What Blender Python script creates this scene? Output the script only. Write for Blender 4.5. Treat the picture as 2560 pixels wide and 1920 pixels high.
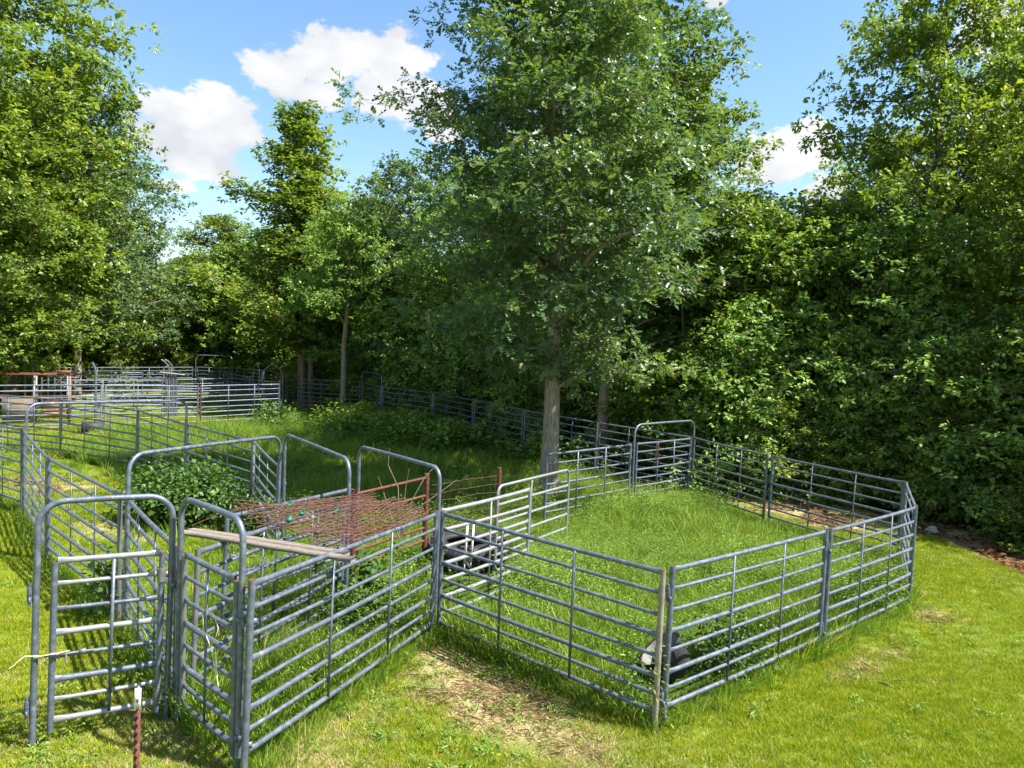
import bpy, bmesh, math, random
import numpy as np
from mathutils import Vector, Matrix

for o in list(bpy.data.objects):
    bpy.data.objects.remove(o, do_unlink=True)
scene = bpy.context.scene
C = scene.collection
R = math.radians

# ------------------------------------------------------------------ camera
CAM_H, PITCH, ROLL, FPX = 3.689, R(2.8015), R(2.158), 1777.0
cam = bpy.data.cameras.new("camera")
cam.sensor_width = 36.0
cam.lens = FPX / 2560 * 36.0
cam.clip_start, cam.clip_end = 0.05, 3000
cam_ob = bpy.data.objects.new("camera", cam)
C.objects.link(cam_ob)
cam_ob.matrix_world = (Matrix.Translation((0, 0, CAM_H)) @
                       Matrix.Rotation(math.pi / 2 - PITCH, 4, 'X') @
                       Matrix.Rotation(ROLL, 4, 'Z'))
scene.camera = cam_ob


def pix_dir(u, v):
    """direction of a pixel of the 2560 x 1920 photograph"""
    u -= 1280
    v -= 960
    cr, sr = math.cos(ROLL), math.sin(ROLL)
    u, v = u * cr + v * sr, -u * sr + v * cr
    dx, dy, dz = u / FPX, 1.0, -v / FPX
    c, s = math.cos(PITCH), math.sin(PITCH)
    return Vector((dx, dy * c + dz * s, -dy * s + dz * c)).normalized()


# ------------------------------------------------------------------ light
SUN_EL, SUN_AZ = R(57), R(104)         # azimuth from +Y towards +X
world = bpy.data.worlds.new("World")
scene.world = world
world.use_nodes = True
wn, wl = world.node_tree.nodes, world.node_tree.links
wn.clear()


def build_sky():
    out = wn.new('ShaderNodeOutputWorld')
    bg = wn.new('ShaderNodeBackground')
    bg.inputs['Strength'].default_value = 0.05
    wl.new(bg.outputs[0], out.inputs[0])
    sky = wn.new('ShaderNodeTexSky')
    sky.sky_type = 'NISHITA'
    sky.sun_disc = False
    sky.sun_elevation = SUN_EL
    sky.sun_rotation = SUN_AZ
    sky.air_density, sky.dust_density, sky.ozone_density = 1.3, 0.3, 2.4
    sky.altitude = 200
    tc = wn.new('ShaderNodeTexCoord')

    def math_node(op, a, b=None, clamp=False):
        n = wn.new('ShaderNodeMath')
        n.operation = op
        n.use_clamp = clamp
        for i, s in enumerate((a, b)):
            if s is None:
                continue
            if isinstance(s, (int, float)):
                n.inputs[i].default_value = s
            else:
                wl.new(s, n.inputs[i])
        return n.outputs[0]
    # billows: each cloud is a group of rounded lobes on the sky
    lobes = [(470, 290, 120, 62), (545, 255, 80, 50), (400, 265, 62, 40), (600, 315, 55, 50), (470, 345, 130, 60),
             (500, 410, 125, 46), (430, 462, 62, 20),
             (690, 180, 82, 58), (790, 165, 90, 52), (900, 135, 105, 58), (1010, 140, 80, 55), (800, 235, 58, 38),
             (960, 225, 85, 55), (1040, 250, 90, 60), (1110, 320, 60, 45),
             (1945, 395, 85, 75), (2030, 355, 55, 60), (1895, 420, 55, 52),
             (2500, 60, 75, 75), (1790, 0, 40, 26), (2060, 480, 60, 40)]
    acc = None
    for (u, v, a, b) in lobes:
        d = pix_dir(u, v)
        sub = wn.new('ShaderNodeVectorMath')
        sub.operation = 'SUBTRACT'
        wl.new(tc.outputs['Generated'], sub.inputs[0])
        sub.inputs[1].default_value = d
        mul = wn.new('ShaderNodeVectorMath')
        mul.operation = 'MULTIPLY'
        wl.new(sub.outputs[0], mul.inputs[0])
        mul.inputs[1].default_value = (FPX / a, FPX / (3 * a), FPX / b)
        ln = wn.new('ShaderNodeVectorMath')
        ln.operation = 'LENGTH'
        wl.new(mul.outputs[0], ln.inputs[0])
        v1 = math_node('SUBTRACT', 1.0, ln.outputs['Value'])
        if acc is None:
            acc = v1
        else:
            n = wn.new('ShaderNodeMath')
            n.operation = 'SMOOTH_MAX'
            wl.new(acc, n.inputs[0])
            wl.new(v1, n.inputs[1])
            n.inputs[2].default_value = 0.35
            acc = n.outputs[0]

    def noise(scale, detail, rough, zs=1.6, off=0.0):
        mp = wn.new('ShaderNodeMapping')
        mp.inputs['Scale'].default_value = (1, 1, zs)
        mp.inputs['Location'].default_value = (off, off * .3, off)
        wl.new(tc.outputs['Generated'], mp.inputs[0])
        n = wn.new('ShaderNodeTexNoise')
        n.inputs['Scale'].default_value = scale
        n.inputs['Detail'].default_value = detail
        n.inputs['Roughness'].default_value = rough
        wl.new(mp.outputs[0], n.inputs['Vector'])
        return n.outputs[0]
    edge = noise(21, 8, .64)
    edge2 = noise(6, 3, .5, off=3)
    # the same fair-weather cumulus goes on over the rest of the sky
    sep = wn.new('ShaderNodeSeparateXYZ')
    wl.new(tc.outputs['Generated'], sep.inputs[0])
    rest = noise(3.2, 3, .55, 2.4, 7.0)
    rest = math_node('MULTIPLY', math_node('SUBTRACT', rest, .54), 5.0)
    away = math_node('MULTIPLY', math_node('SUBTRACT', .55, sep.outputs['Y']), 8.0, True)
    rest = math_node('SUBTRACT', math_node('MULTIPLY', math_node('ADD', rest, 1.0), away), 1.0)
    acc = math_node('MAXIMUM', acc, rest)
    dens = math_node('ADD', acc, math_node('MULTIPLY', math_node('SUBTRACT', edge, .5), 2.0))
    dens = math_node('ADD', dens, math_node('MULTIPLY', math_node('SUBTRACT', edge2, .5), .8))
    mask = wn.new('ShaderNodeMapRange')
    mask.interpolation_type = 'SMOOTHSTEP'
    wl.new(dens, mask.inputs[0])
    mask.inputs[1].default_value = .04
    mask.inputs[2].default_value = .33
    # thin shaded bellies, bright heads
    belly = noise(9, 3, .55, off=1.3)
    br = wn.new('ShaderNodeMapRange')
    wl.new(math_node('ADD', belly, math_node('MULTIPLY', dens, .12)), br.inputs[0])
    br.inputs[1].default_value = .40
    br.inputs[2].default_value = .66
    shade = wn.new('ShaderNodeMix')
    shade.data_type = 'RGBA'
    wl.new(br.outputs[0], shade.inputs['Factor'])
    shade.inputs['A'].default_value = (3.3, 3.42, 3.65, 1)
    shade.inputs['B'].default_value = (4.45, 4.5, 4.55, 1)
    mix = wn.new('ShaderNodeMix')
    mix.data_type = 'RGBA'
    wl.new(mask.outputs[0], mix.inputs['Factor'])
    hs = wn.new('ShaderNodeHueSaturation')
    hs.inputs['Saturation'].default_value = 1.12
    wl.new(sky.outputs[0], hs.inputs['Color'])
    wl.new(hs.outputs[0], mix.inputs['A'])
    wl.new(shade.outputs['Result'], mix.inputs['B'])
    wl.new(mix.outputs['Result'], bg.inputs['Color'])


build_sky()
world.cycles.sampling_method = 'MANUAL'
world.cycles.sample_map_resolution = 512
sun = bpy.data.lights.new("sun", 'SUN')
sun.energy = 2.9
sun.angle = R(0.53)
sun.color = (1.0, 0.95, 0.86)
sun_ob = bpy.data.objects.new("sun", sun)
C.objects.link(sun_ob)
sdir = Vector((math.sin(SUN_AZ) * math.cos(SUN_EL), math.cos(SUN_AZ) * math.cos(SUN_EL), math.sin(SUN_EL)))
sun_ob.rotation_euler = sdir.to_track_quat('Z', 'Y').to_euler()
sun_ob.location = (20, 15, 40)
vs = scene.view_settings
vs.view_transform, vs.look, vs.gamma, vs.use_curve_mapping = 'Standard', 'None', 1.0, False
vs.exposure = 2.25
scene.render.engine = 'CYCLES'
cy = scene.cycles
cy.max_bounces, cy.diffuse_bounces, cy.glossy_bounces, cy.transmission_bounces = 9, 6, 2, 7
scene.render.resolution_x, scene.render.resolution_y = 1024, 768


# ------------------------------------------------------------------ materials
def new_mat(name):
    m = bpy.data.materials.new(name)
    m.use_nodes = True
    m.node_tree.nodes.clear()
    return m, m.node_tree.nodes, m.node_tree.links


def ramp(nodes, stops):
    r = nodes.new('ShaderNodeValToRGB')
    el = r.color_ramp.elements
    while len(el) < len(stops):
        el.new(.5)
    for e, (p, c) in zip(el, stops):
        e.position = p
        e.color = tuple(c) + (1,)
    return r


def surf_mat(name, stops, scale=8, rough=.7, metal=0.0, bump=.2, bscale=40, detail=6, stretch=(1, 1, 1), spec=.4,
             rust=None):
    """noise-coloured surface; rust = (threshold, colour) adds worn patches"""
    m, n, l = new_mat(name)
    out = n.new('ShaderNodeOutputMaterial')
    p = n.new('ShaderNodeBsdfPrincipled')
    l.new(p.outputs[0], out.inputs[0])
    tc = n.new('ShaderNodeTexCoord')
    geo = n.new('ShaderNodeNewGeometry')
    mp = n.new('ShaderNodeMapping')
    mp.inputs['Scale'].default_value = stretch
    l.new(geo.outputs['Position'], mp.inputs[0])
    nz = n.new('ShaderNodeTexNoise')
    nz.inputs['Scale'].default_value = scale
    nz.inputs['Detail'].default_value = detail
    nz.inputs['Roughness'].default_value = .62
    l.new(mp.outputs[0], nz.inputs['Vector'])
    r = ramp(n, stops)
    l.new(nz.outputs[0], r.inputs[0])
    col = r.outputs[0]
    p.inputs['Roughness'].default_value = rough
    p.inputs['Metallic'].default_value = metal
    p.inputs['Specular IOR Level'].default_value = spec
    if rust:
        n2 = n.new('ShaderNodeTexNoise')
        n2.inputs['Scale'].default_value = rust[2]
        n2.inputs['Detail'].default_value = 5
        l.new(geo.outputs['Position'], n2.inputs['Vector'])
        mr = n.new('ShaderNodeMapRange')
        l.new(n2.outputs[0], mr.inputs[0])
        mr.inputs[1].default_value = rust[0]
        mr.inputs[2].default_value = rust[0] + .06
        mx = n.new('ShaderNodeMix')
        mx.data_type = 'RGBA'
        l.new(mr.outputs[0], mx.inputs['Factor'])
        l.new(col, mx.inputs['A'])
        mx.inputs['B'].default_value = tuple(rust[1]) + (1,)
        col = mx.outputs['Result']
        sb = n.new('ShaderNodeMath')
        sb.operation = 'MULTIPLY_ADD'
        l.new(mr.outputs[0], sb.inputs[0])
        sb.inputs[1].default_value = -metal
        sb.inputs[2].default_value = metal
        l.new(sb.outputs[0], p.inputs['Metallic'])
    l.new(col, p.inputs['Base Color'])
    if bump:
        n3 = n.new('ShaderNodeTexNoise')
        n3.inputs['Scale'].default_value = bscale
        n3.inputs['Detail'].default_value = 4
        l.new(mp.outputs[0], n3.inputs['Vector'])
        b = n.new('ShaderNodeBump')
        b.inputs['Strength'].default_value = bump
        b.inputs['Distance'].default_value = .02
        l.new(n3.outputs[0], b.inputs['Height'])
        l.new(b.outputs[0], p.inputs['Normal'])
    return m


def leaf_mat(name, stops, trans=.38, rough=.42, spec=.5, tcol=(1.25, 1.2, .35), rand=0.0):
    """leaf: coloured by the leaf's own 'tone', lets light through"""
    m, n, l = new_mat(name)
    out = n.new('ShaderNodeOutputMaterial')
    p = n.new('ShaderNodeBsdfPrincipled')
    p.inputs['Roughness'].default_value = rough
    p.inputs['Specular IOR Level'].default_value = spec
    at = n.new('ShaderNodeAttribute')
    at.attribute_name = 'tone'
    r = ramp(n, stops)
    if rand:
        oi = n.new('ShaderNodeObjectInfo')
        ad = n.new('ShaderNodeMath')
        ad.operation = 'MULTIPLY_ADD'
        l.new(oi.outputs['Random'], ad.inputs[0])
        ad.inputs[1].default_value = rand
        l.new(at.outputs['Fac'], ad.inputs[2])
        sb = n.new('ShaderNodeMath')
        sb.operation = 'SUBTRACT'
        sb.use_clamp = True
        l.new(ad.outputs[0], sb.inputs[0])
        sb.inputs[1].default_value = rand / 2
        l.new(sb.outputs[0], r.inputs[0])
    else:
        l.new(at.outputs['Fac'], r.inputs[0])
    l.new(r.outputs[0], p.inputs['Base Color'])
    t = n.new('ShaderNodeBsdfTranslucent')
    mu = n.new('ShaderNodeVectorMath')
    mu.operation = 'MULTIPLY'
    l.new(r.outputs[0], mu.inputs[0])
    mu.inputs[1].default_value = tcol
    l.new(mu.outputs[0], t.inputs['Color'])
    mx = n.new('ShaderNodeMixShader')
    mx.inputs[0].default_value = trans
    l.new(p.outputs[0], mx.inputs[1])
    l.new(t.outputs[0], mx.inputs[2])
    l.new(mx.outputs[0], out.inputs[0])
    return m


M = {}
M['galv'] = surf_mat('galvanised_steel', [(.25, (.075, .09, .12)), (.5, (.125, .147, .19)), (.64, (.18, .207, .26)), (.78, (.40, .42, .46))],
                     scale=13, rough=.46, metal=.4, bump=.12, bscale=45, spec=.45, rust=(.675, (.15, .062, .034), 8))
M['galv_dull'] = surf_mat('weathered_galvanised_steel', [(.3, (.13, .135, .14)), (.55, (.19, .19, .195)), (.75, (.27, .26, .25))],
                          scale=14, rough=.5, metal=.4, bump=.1, bscale=50, rust=(.64, (.19, .10, .055), 5))
M['galv_pale'] = surf_mat('pale_worn_steel', [(.3, (.20, .205, .215)), (.55, (.27, .275, .285)), (.75, (.36, .355, .35))],
                          scale=10, rough=.45, metal=.3, bump=.08, rust=(.68, (.18, .08, .05), 9))
M['galv_tan'] = surf_mat('tan_stained_steel', [(.3, (.20, .15, .11)), (.5, (.27, .23, .185)), (.7, (.33, .30, .26))], scale=7, rough=.55, metal=.2, bump=.1)
M['rust'] = surf_mat('rusty_steel', [(.3, (.062, .022, .016)), (.5, (.105, .034, .022)), (.7, (.17, .06, .032))], scale=16, rough=.8, bump=.25, bscale=70)
M['rust_wire'] = surf_mat('rusty_wire', [(.3, (.075, .035, .026)), (.55, (.13, .06, .04)), (.75, (.22, .13, .10))], scale=9, rough=.75, bump=0)
M['rust_yellow'] = surf_mat('rusty_yellow_plate', [(.3, (.15, .065, .03)), (.5, (.24, .14, .06)), (.7, (.28, .20, .11))], scale=4, rough=.8, bump=.15)
M['rust_orange'] = surf_mat('orange_rust_steel', [(.3, (.09, .035, .018)), (.55, (.16, .065, .028)), (.75, (.24, .12, .05))], scale=6, rough=.8, bump=.2)
M['plywood'] = surf_mat('weathered_plywood', [(.3, (.10, .078, .06)), (.55, (.14, .115, .09)), (.75, (.18, .15, .12))], scale=5, rough=.85, bump=.2, stretch=(1, 1, 6))
M['wood'] = surf_mat('weathered_grey_wood', [(.3, (.13, .105, .085)), (.5, (.20, .17, .14)), (.7, (.28, .245, .205))], scale=9, rough=.85, bump=.4, bscale=25, stretch=(1.5, 6, 14))
M['rubber'] = surf_mat('black_rubber', [(.35, (.018, .018, .019)), (.6, (.035, .034, .034)), (.8, (.06, .057, .052))], scale=9, rough=.65, bump=.2, bscale=30)
M['tub_inside_lit'] = surf_mat('tub_inside_lit', [(.3, (.12, .12, .117)), (.6, (.17, .165, .155)), (.8, (.10, .095, .085))], scale=8, rough=.6, bump=.05)  # inner wall of the black tub, light falling on it put into the colour
M['white_paint'] = surf_mat('chipped_white_paint', [(.3, (.66, .65, .62)), (.6, (.78, .77, .74))], scale=10, rough=.6, bump=.1, rust=(.63, (.22, .12, .08), 16))
M['twine'] = surf_mat('baling_twine', [(.3, (.55, .46, .26)), (.7, (.75, .66, .42))], scale=40, rough=.9, bump=0)
M['green_plastic'] = surf_mat('green_plastic', [(.3, (.01, .14, .09)), (.7, (.02, .24, .16))], scale=10, rough=.4, bump=0)
M['bark'] = surf_mat('oak_bark', [(.28, (.09, .07, .055)), (.5, (.26, .21, .165)), (.7, (.39, .325, .265)), (.85, (.48, .42, .35))],
                     scale=17, rough=.95, bump=1.0, bscale=26, stretch=(1.6, 1.6, .22), spec=.1)
M['bark_pale'] = surf_mat('pale_bark', [(.3, (.14, .11, .085)), (.55, (.25, .20, .155)), (.75, (.34, .29, .23))],
                          scale=12, rough=.95, bump=.6, bscale=22, stretch=(1.6, 1.6, .35), spec=.1)
M['bark_dark'] = surf_mat('dark_bark', [(.3, (.06, .048, .038)), (.6, (.13, .105, .085)), (.8, (.2, .17, .14))],
                          scale=12, rough=.95, bump=.6, bscale=22, stretch=(1.6, 1.6, .3), spec=.1)  # bark in a darker brown
M['rock'] = surf_mat('field_stone', [(.3, (.22, .19, .16)), (.6, (.36, .32, .28)), (.8, (.45, .41, .36))], scale=6, rough=.9, bump=.6, bscale=14)
M['straw'] = leaf_mat('dry_straw', [(0, (.22, .15, .06)), (.4, (.36, .27, .12)), (.8, (.50, .40, .21)), (1, (.60, .52, .34))], trans=.1, rough=.7, spec=.2, tcol=(1, 1, 1))
M['leaf_oak'] = leaf_mat('oak_leaves', [(0, (0.069, 0.128, 0.062)), (.35, (0.113, 0.195, 0.084)), (.65, (0.174, 0.266, 0.094)), (.9, (0.299, 0.354, 0.103)), (.97, (0.498, 0.376, 0.103)), (1, (0.315, 0.210, 0.077))], trans=.36, rough=.42, spec=.55)
M['leaf_sunny'] = leaf_mat('mixed_hardwood_leaves', [(0, (0.096, 0.159, 0.034)), (.35, (0.160, 0.247, 0.045)), (.65, (0.246, 0.333, 0.052)), (.9, (0.400, 0.411, 0.064)), (.975, (0.587, 0.431, 0.075)), (1, (0.315, 0.206, 0.077))], trans=.42, rough=.45, spec=.45)
M['leaf_deep'] = leaf_mat('deep_green_leaves', [(0, (0.124, 0.223, 0.062)), (.4, (0.202, 0.334, 0.084)), (.75, (0.316, 0.460, 0.096)), (1, (0.504, 0.596, 0.112))], trans=.33, rough=.55, spec=.25)
M['leaf_bush'] = leaf_mat('bush_leaves', [(0, (0.038, 0.094, 0.020)), (.4, (0.066, 0.141, 0.025)), (.75, (0.111, 0.200, 0.034)), (1, (0.195, 0.268, 0.062))], trans=.38, rough=.45, spec=.4, rand=.25)
M['blade_lawn'] = leaf_mat('mown_grass', [(0, (0.138, 0.203, 0.007)), (.4, (0.221, 0.306, 0.009)), (.75, (0.304, 0.366, 0.010)), (.93, (0.442, 0.393, 0.028)), (1, (0.636, 0.489, 0.069))], trans=.35, rough=.6, spec=.25, tcol=(1.1, 1.1, .5), rand=.5)
M['blade_lush'] = leaf_mat('lush_grass', [(0, (0.075, 0.155, 0.016)), (.35, (0.141, 0.256, 0.023)), (.7, (0.214, 0.350, 0.030)), (.93, (0.331, 0.404, 0.046)), (1, (0.661, 0.527, 0.184))], trans=.4, rough=.5, spec=.35, tcol=(1.15, 1.15, .4), rand=.35)
M['weed_leaf'] = leaf_mat('weed_leaves', [(0, (0.068, 0.145, 0.024)), (.4, (0.119, 0.228, 0.033)), (.8, (0.198, 0.310, 0.045)), (1, (0.316, 0.381, 0.075))], trans=.38, rough=.5, spec=.35, rand=.4)


# ------------------------------------------------------------------ mesh helpers
def mesh_np(name, verts, faces, mats, tone=None, smooth=True, midx=None):
    """verts (n,3); faces: list of arrays, each (k, 3) or (k, 4)"""
    me = bpy.data.meshes.new(name)
    verts = np.asarray(verts, dtype=np.float32)
    me.vertices.add(len(verts))
    me.vertices.foreach_set('co', verts.ravel())
    fl = [np.asarray(f, dtype=np.int32) for f in faces if len(f)]
    loops = np.concatenate([f.ravel() for f in fl])
    tot = np.concatenate([np.full(len(f), f.shape[1], np.int32) for f in fl])
    start = np.concatenate([[0], np.cumsum(tot)[:-1]]).astype(np.int32)
    me.loops.add(len(loops))
    me.loops.foreach_set('vertex_index', loops)
    me.polygons.add(len(tot))
    me.polygons.foreach_set('loop_start', start)
    me.polygons.foreach_set('loop_total', tot)
    if smooth:
        me.polygons.foreach_set('use_smooth', np.ones(len(tot), dtype=bool))
    for m in (mats if isinstance(mats, (list, tuple)) else [mats]):
        me.materials.append(m)
    if midx is not None:
        me.polygons.foreach_set('material_index', np.asarray(midx, np.int32))
    if tone is not None:
        a = me.attributes.new('tone', 'FLOAT', 'POINT')
        a.data.foreach_set('value', np.asarray(tone, np.float32))
    me.update(calc_edges=True)
    return me


class MB:
    """collects tubes, boxes, prisms; .mesh() makes ONE mesh"""

    def __init__(self):
        self.v, self.q, self.t, self.n, self.mi, self.mt = [], [], [], 0, [], []

    def add(self, v, q=(), t=(), mi=0):
        v = np.asarray(v, float)
        self.v.append(v)
        if len(q):
            self.q.append(np.asarray(q) + self.n)
            self.mi.append(np.full(len(q), mi))
        if len(t):
            self.t.append(np.asarray(t) + self.n)
            self.mt.append(np.full(len(t), mi))
        self.n += len(v)

    def tube(self, pts, rad, sides=10, cap=True, squash=None, mi=0, up=None, mouth=None):
        """swept tube; rad: number or list; squash: list of (across, upright) factors at each ring"""
        P = np.asarray(pts, float)
        n = len(P)
        rad = np.full(n, rad, float) if np.isscalar(rad) else np.asarray(rad, float)
        T = np.gradient(P, axis=0) if n > 2 else np.repeat((P[1] - P[0])[None], 2, 0)
        T /= np.linalg.norm(T, axis=1)[:, None] + 1e-12
        u = np.array(up if up is not None else ((0, 0, 1) if abs(T[0][2]) < .9 else (0, 1, 0)), float)
        rings = []
        a = np.linspace(0, 2 * math.pi, sides, endpoint=False)
        for i in range(n):
            u = u - T[i] * (u @ T[i])
            u /= np.linalg.norm(u) + 1e-12
            w = np.cross(T[i], u)
            s = squash[i] if squash is not None else (1, 1)
            rings.append(P[i] + rad[i] * (np.outer(np.cos(a) * s[0], w) + np.outer(np.sin(a) * s[1], u)))
        V = np.concatenate(rings)
        k = np.arange(sides)
        q = np.concatenate([np.stack([i * sides + k, i * sides + (k + 1) % sides, (i + 1) * sides + (k + 1) % sides,
                                      (i + 1) * sides + k], 1) for i in range(n - 1)])
        self.add(V, q, mi=mi)
        if cap:
            for e, i in ((0, 0), (1, n - 1)):
                c = P[i] - (T[i] * .012 if (e and mouth is not None) else 0)
                base = rings[i]
                vv = np.concatenate([base, c[None]])
                tri = np.stack([k, (k + 1) % sides, np.full(sides, sides)], 1)
                if not e:
                    tri = tri[:, ::-1]
                self.add(vv, (), tri, mi=(mouth if (e and mouth is not None) else mi))

    def box(self, c, s, rot=None, mi=0):
        x, y, z = np.array(s) / 2
        v = np.array([[-x, -y, -z], [x, -y, -z], [x, y, -z], [-x, y, -z], [-x, -y, z], [x, -y, z], [x, y, z], [-x, y, z]])
        if rot is not None:
            v = v @ np.array(rot).T
        self.add(v + np.array(c), [[0, 3, 2, 1], [4, 5, 6, 7], [0, 1, 5, 4], [1, 2, 6, 5], [2, 3, 7, 6], [3, 0, 4, 7]], mi=mi)

    def mesh(self, name, mats, smooth=True):
        f, mi = [], []
        if self.q:
            f.append(np.concatenate(self.q))
            mi.append(np.concatenate(self.mi))
        if self.t:
            f.append(np.concatenate(self.t))
            mi.append(np.concatenate(self.mt))
        return mesh_np(name, np.concatenate(self.v), f, mats, smooth=smooth, midx=np.concatenate(mi))


def put(name, mesh, parent=None, loc=(0, 0, 0), rot=(0, 0, 0), scale=(1, 1, 1)):
    o = bpy.data.objects.new(name, mesh)
    C.objects.link(o)
    o.location, o.rotation_euler, o.scale = loc, rot, scale
    if parent is not None:
        o.parent = parent
    return o


def tag(o, label=None, cat=None, group=None, kind=None):
    for k, v in (('label', label), ('category', cat), ('group', group), ('kind', kind)):
        if v:
            o[k] = v
    return o


def thing(name, label, cat, loc, rot=(0, 0, 0), group=None):
    o = bpy.data.objects.new(name, None)
    o.empty_display_size = .2
    C.objects.link(o)
    o.location, o.rotation_euler = loc, rot
    return tag(o, label, cat, group)


# ------------------------------------------------------------------ the ground
ANCH = np.array([(-3.9, 5.8, .25), (-3, 6.3, .19), (-2, 5.5, .18), (-.85, 8.65, .05), (1.55, 6.75, .04), (4.05, 8.9, -.03),
                 (6.2, 10.7, -.07), (7.4, 13.1, -.1), (5.8, 15.8, -.05), (4.7, 18.3, .01), (2.85, 16.5, .01), (.75, 14.3, .01),
                 (2.5, 20.4, .1), (.4, 22.7, .19), (-1.3, 25.2, .27), (-3, 27.5, .33), (-5.3, 29.4, .36), (-6.9, 32.3, .38),
                 (-9.8, 33.2, .36), (-4.7, 8.6, .18), (-7, 10.7, .22), (-9.1, 13.2, .27), (-12.2, 19.2, .31), (-9.5, 18, .2),
                 (-7.4, 16.2, .14), (-5.1, 14, .09), (-3.7, 11.4, .07), (-2.2, 10, .05), (-12, 27.1, .27), (-14.4, 25.1, .31),
                 (-9.6, 29.3, .32), (-20, 34, .33), (-18, 42, .33), (12, 15, -.12), (12, 22, -.05), (-14, 10, .34), (8, 5, -.05),
                 (0, 0, .1), (0, 45, .35)])


def gz(x, y):
    x = np.asarray(x, float)
    y = np.asarray(y, float)
    d2 = (x[..., None] - ANCH[:, 0]) ** 2 + (y[..., None] - ANCH[:, 1]) ** 2
    w = 1 / (d2 + 2.5) ** 1.6
    return (w * ANCH[:, 2]).sum(-1) / w.sum(-1)


def inside(poly, x, y):
    r = np.zeros(np.shape(x), bool)
    n = len(poly)
    for i in range(n):
        x0, y0 = poly[i]
        x1, y1 = poly[(i + 1) % n]
        c = ((y0 > y) != (y1 > y)) & (x < (x1 - x0) * (y - y0) / (y1 - y0 + 1e-12) + x0)
        r ^= c
    return r


PEN = [(-.84, 8.66), (1.55, 6.75), (4.05, 8.88), (6.23, 10.73), (7.39, 13.1), (5.8, 15.83), (4.72, 18.2), (2.85, 16.5),
       (.75, 14.3), (-.1, 11), (-.9, 9.3)]
ALLEY = [(-.88, 8.61), (-2.05, 5.55), (-2.9, 6.35), (-4.6, 8.5), (-3.7, 11.5), (-2.2, 10.2), (-.9, 9.3)]
FIELD = [(-3.7, 11.5), (-5.1, 14), (-7.4, 16.1), (-9.5, 18), (-12.2, 19.2), (-14.4, 25.1), (-9.6, 29.3), (-9.8, 33.2), (-6.9, 32.3),
         (-5.3, 29.4), (-3, 27.5), (-1.3, 25.2), (.4, 22.7), (2.5, 20.4), (4.7, 18.3), (2.85, 16.5), (.75, 14.3), (-.1, 11),
         (-.9, 9.3), (-2.2, 10.2)]
LEFTPEN = [(-4.7, 8.6), (-7, 10.7), (-9.1, 13.2), (-12, 16.2), (-17, 21), (-14.4, 24.5), (-12.2, 19.2), (-9.5, 18), (-7.4, 16.1), (-5.1, 14), (-3.7, 11.5)]
WOODS = [(5.2, 19.4), (6.3, 18.6), (8.8, 18.4), (9.3, 15.6), (9.6, 12.5), (10.5, 8), (60, 6), (80, 90), (-80, 90), (-60, 26),
         (-22, 30), (-24, 40), (-17, 46), (-9.3, 34.8), (-4.4, 30.2), (1.2, 23.6)]
FARPENS = [(-17.5, 23), (-14.4, 25.1), (-9.6, 29.3), (-9.8, 33.2), (-12, 40), (-17.5, 44.5), (-24, 37), (-24, 29)]


def vnoise(x, y, s, seed=0):
    """smooth value noise on numpy arrays"""
    x = np.asarray(x) * s + 101.3 * (seed + 1)
    y = np.asarray(y) * s + 57.7 * (seed + 1)
    xi, yi = np.floor(x).astype(np.int64), np.floor(y).astype(np.int64)
    fx, fy = x - xi, y - yi
    fx, fy = fx * fx * (3 - 2 * fx), fy * fy * (3 - 2 * fy)

    def h(a, b):
        v = np.sin(a * 127.1 + b * 311.7 + seed * 74.7) * 43758.5453
        return v - np.floor(v)
    return (h(xi, yi) * (1 - fx) + h(xi + 1, yi) * fx) * (1 - fy) + (h(xi, yi + 1) * (1 - fx) + h(xi + 1, yi + 1) * fx) * fy


def ell(x, y, cx, cy, rx, ry, a=0):
    c, s = math.cos(a), math.sin(a)
    dx, dy = x - cx, y - cy
    return np.clip(1.25 - np.hypot((dx * c + dy * s) / rx, (-dx * s + dy * c) / ry), 0, 1)


def bare_amount(x, y):
    """trodden straw and soil: 0..1"""
    b = ell(x, y, -.05, 7.0, 1.2, .5, R(-42)) * 1.3
    b = np.maximum(b, ell(x, y, -.7, 7.9, .7, .4, R(-42)) * .9)
    b = np.maximum(b, ell(x, y, 6.4, 10.45, .4, .28) * .9)
    b = np.maximum(b, ell(x, y, 4.6, 8.6, .8, .22, R(38)) * .45)
    b = np.maximum(b, ell(x, y, 7.6, 17.0, 2.0, 1.4, R(-40)) * 1.3)
    b = np.maximum(b, ell(x, y, 10.3, 16.6, .9, 3.6) * 1.2)
    b = np.maximum(b, ell(x, y, -15.2, 25.3, 2.6, .9, R(38)) * 1.4)
    b = np.maximum(b, ell(x, y, -10.3, 15.9, 1.6, .9, R(-40)) * .8)
    b = np.maximum(b, ell(x, y, -7.0, 12.4, 1.0, .5, R(-40)) * .6)
    b = np.maximum(b, ell(x, y, 3.5, 19, 1.7, .7, R(-45)) * .8)
    b = b * (.25 + 1.35 * vnoise(x, y, 1.9, 3)) * (.45 + 1.1 * vnoise(x, y, 5, 5))
    return np.clip(b, 0, 1)


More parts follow.
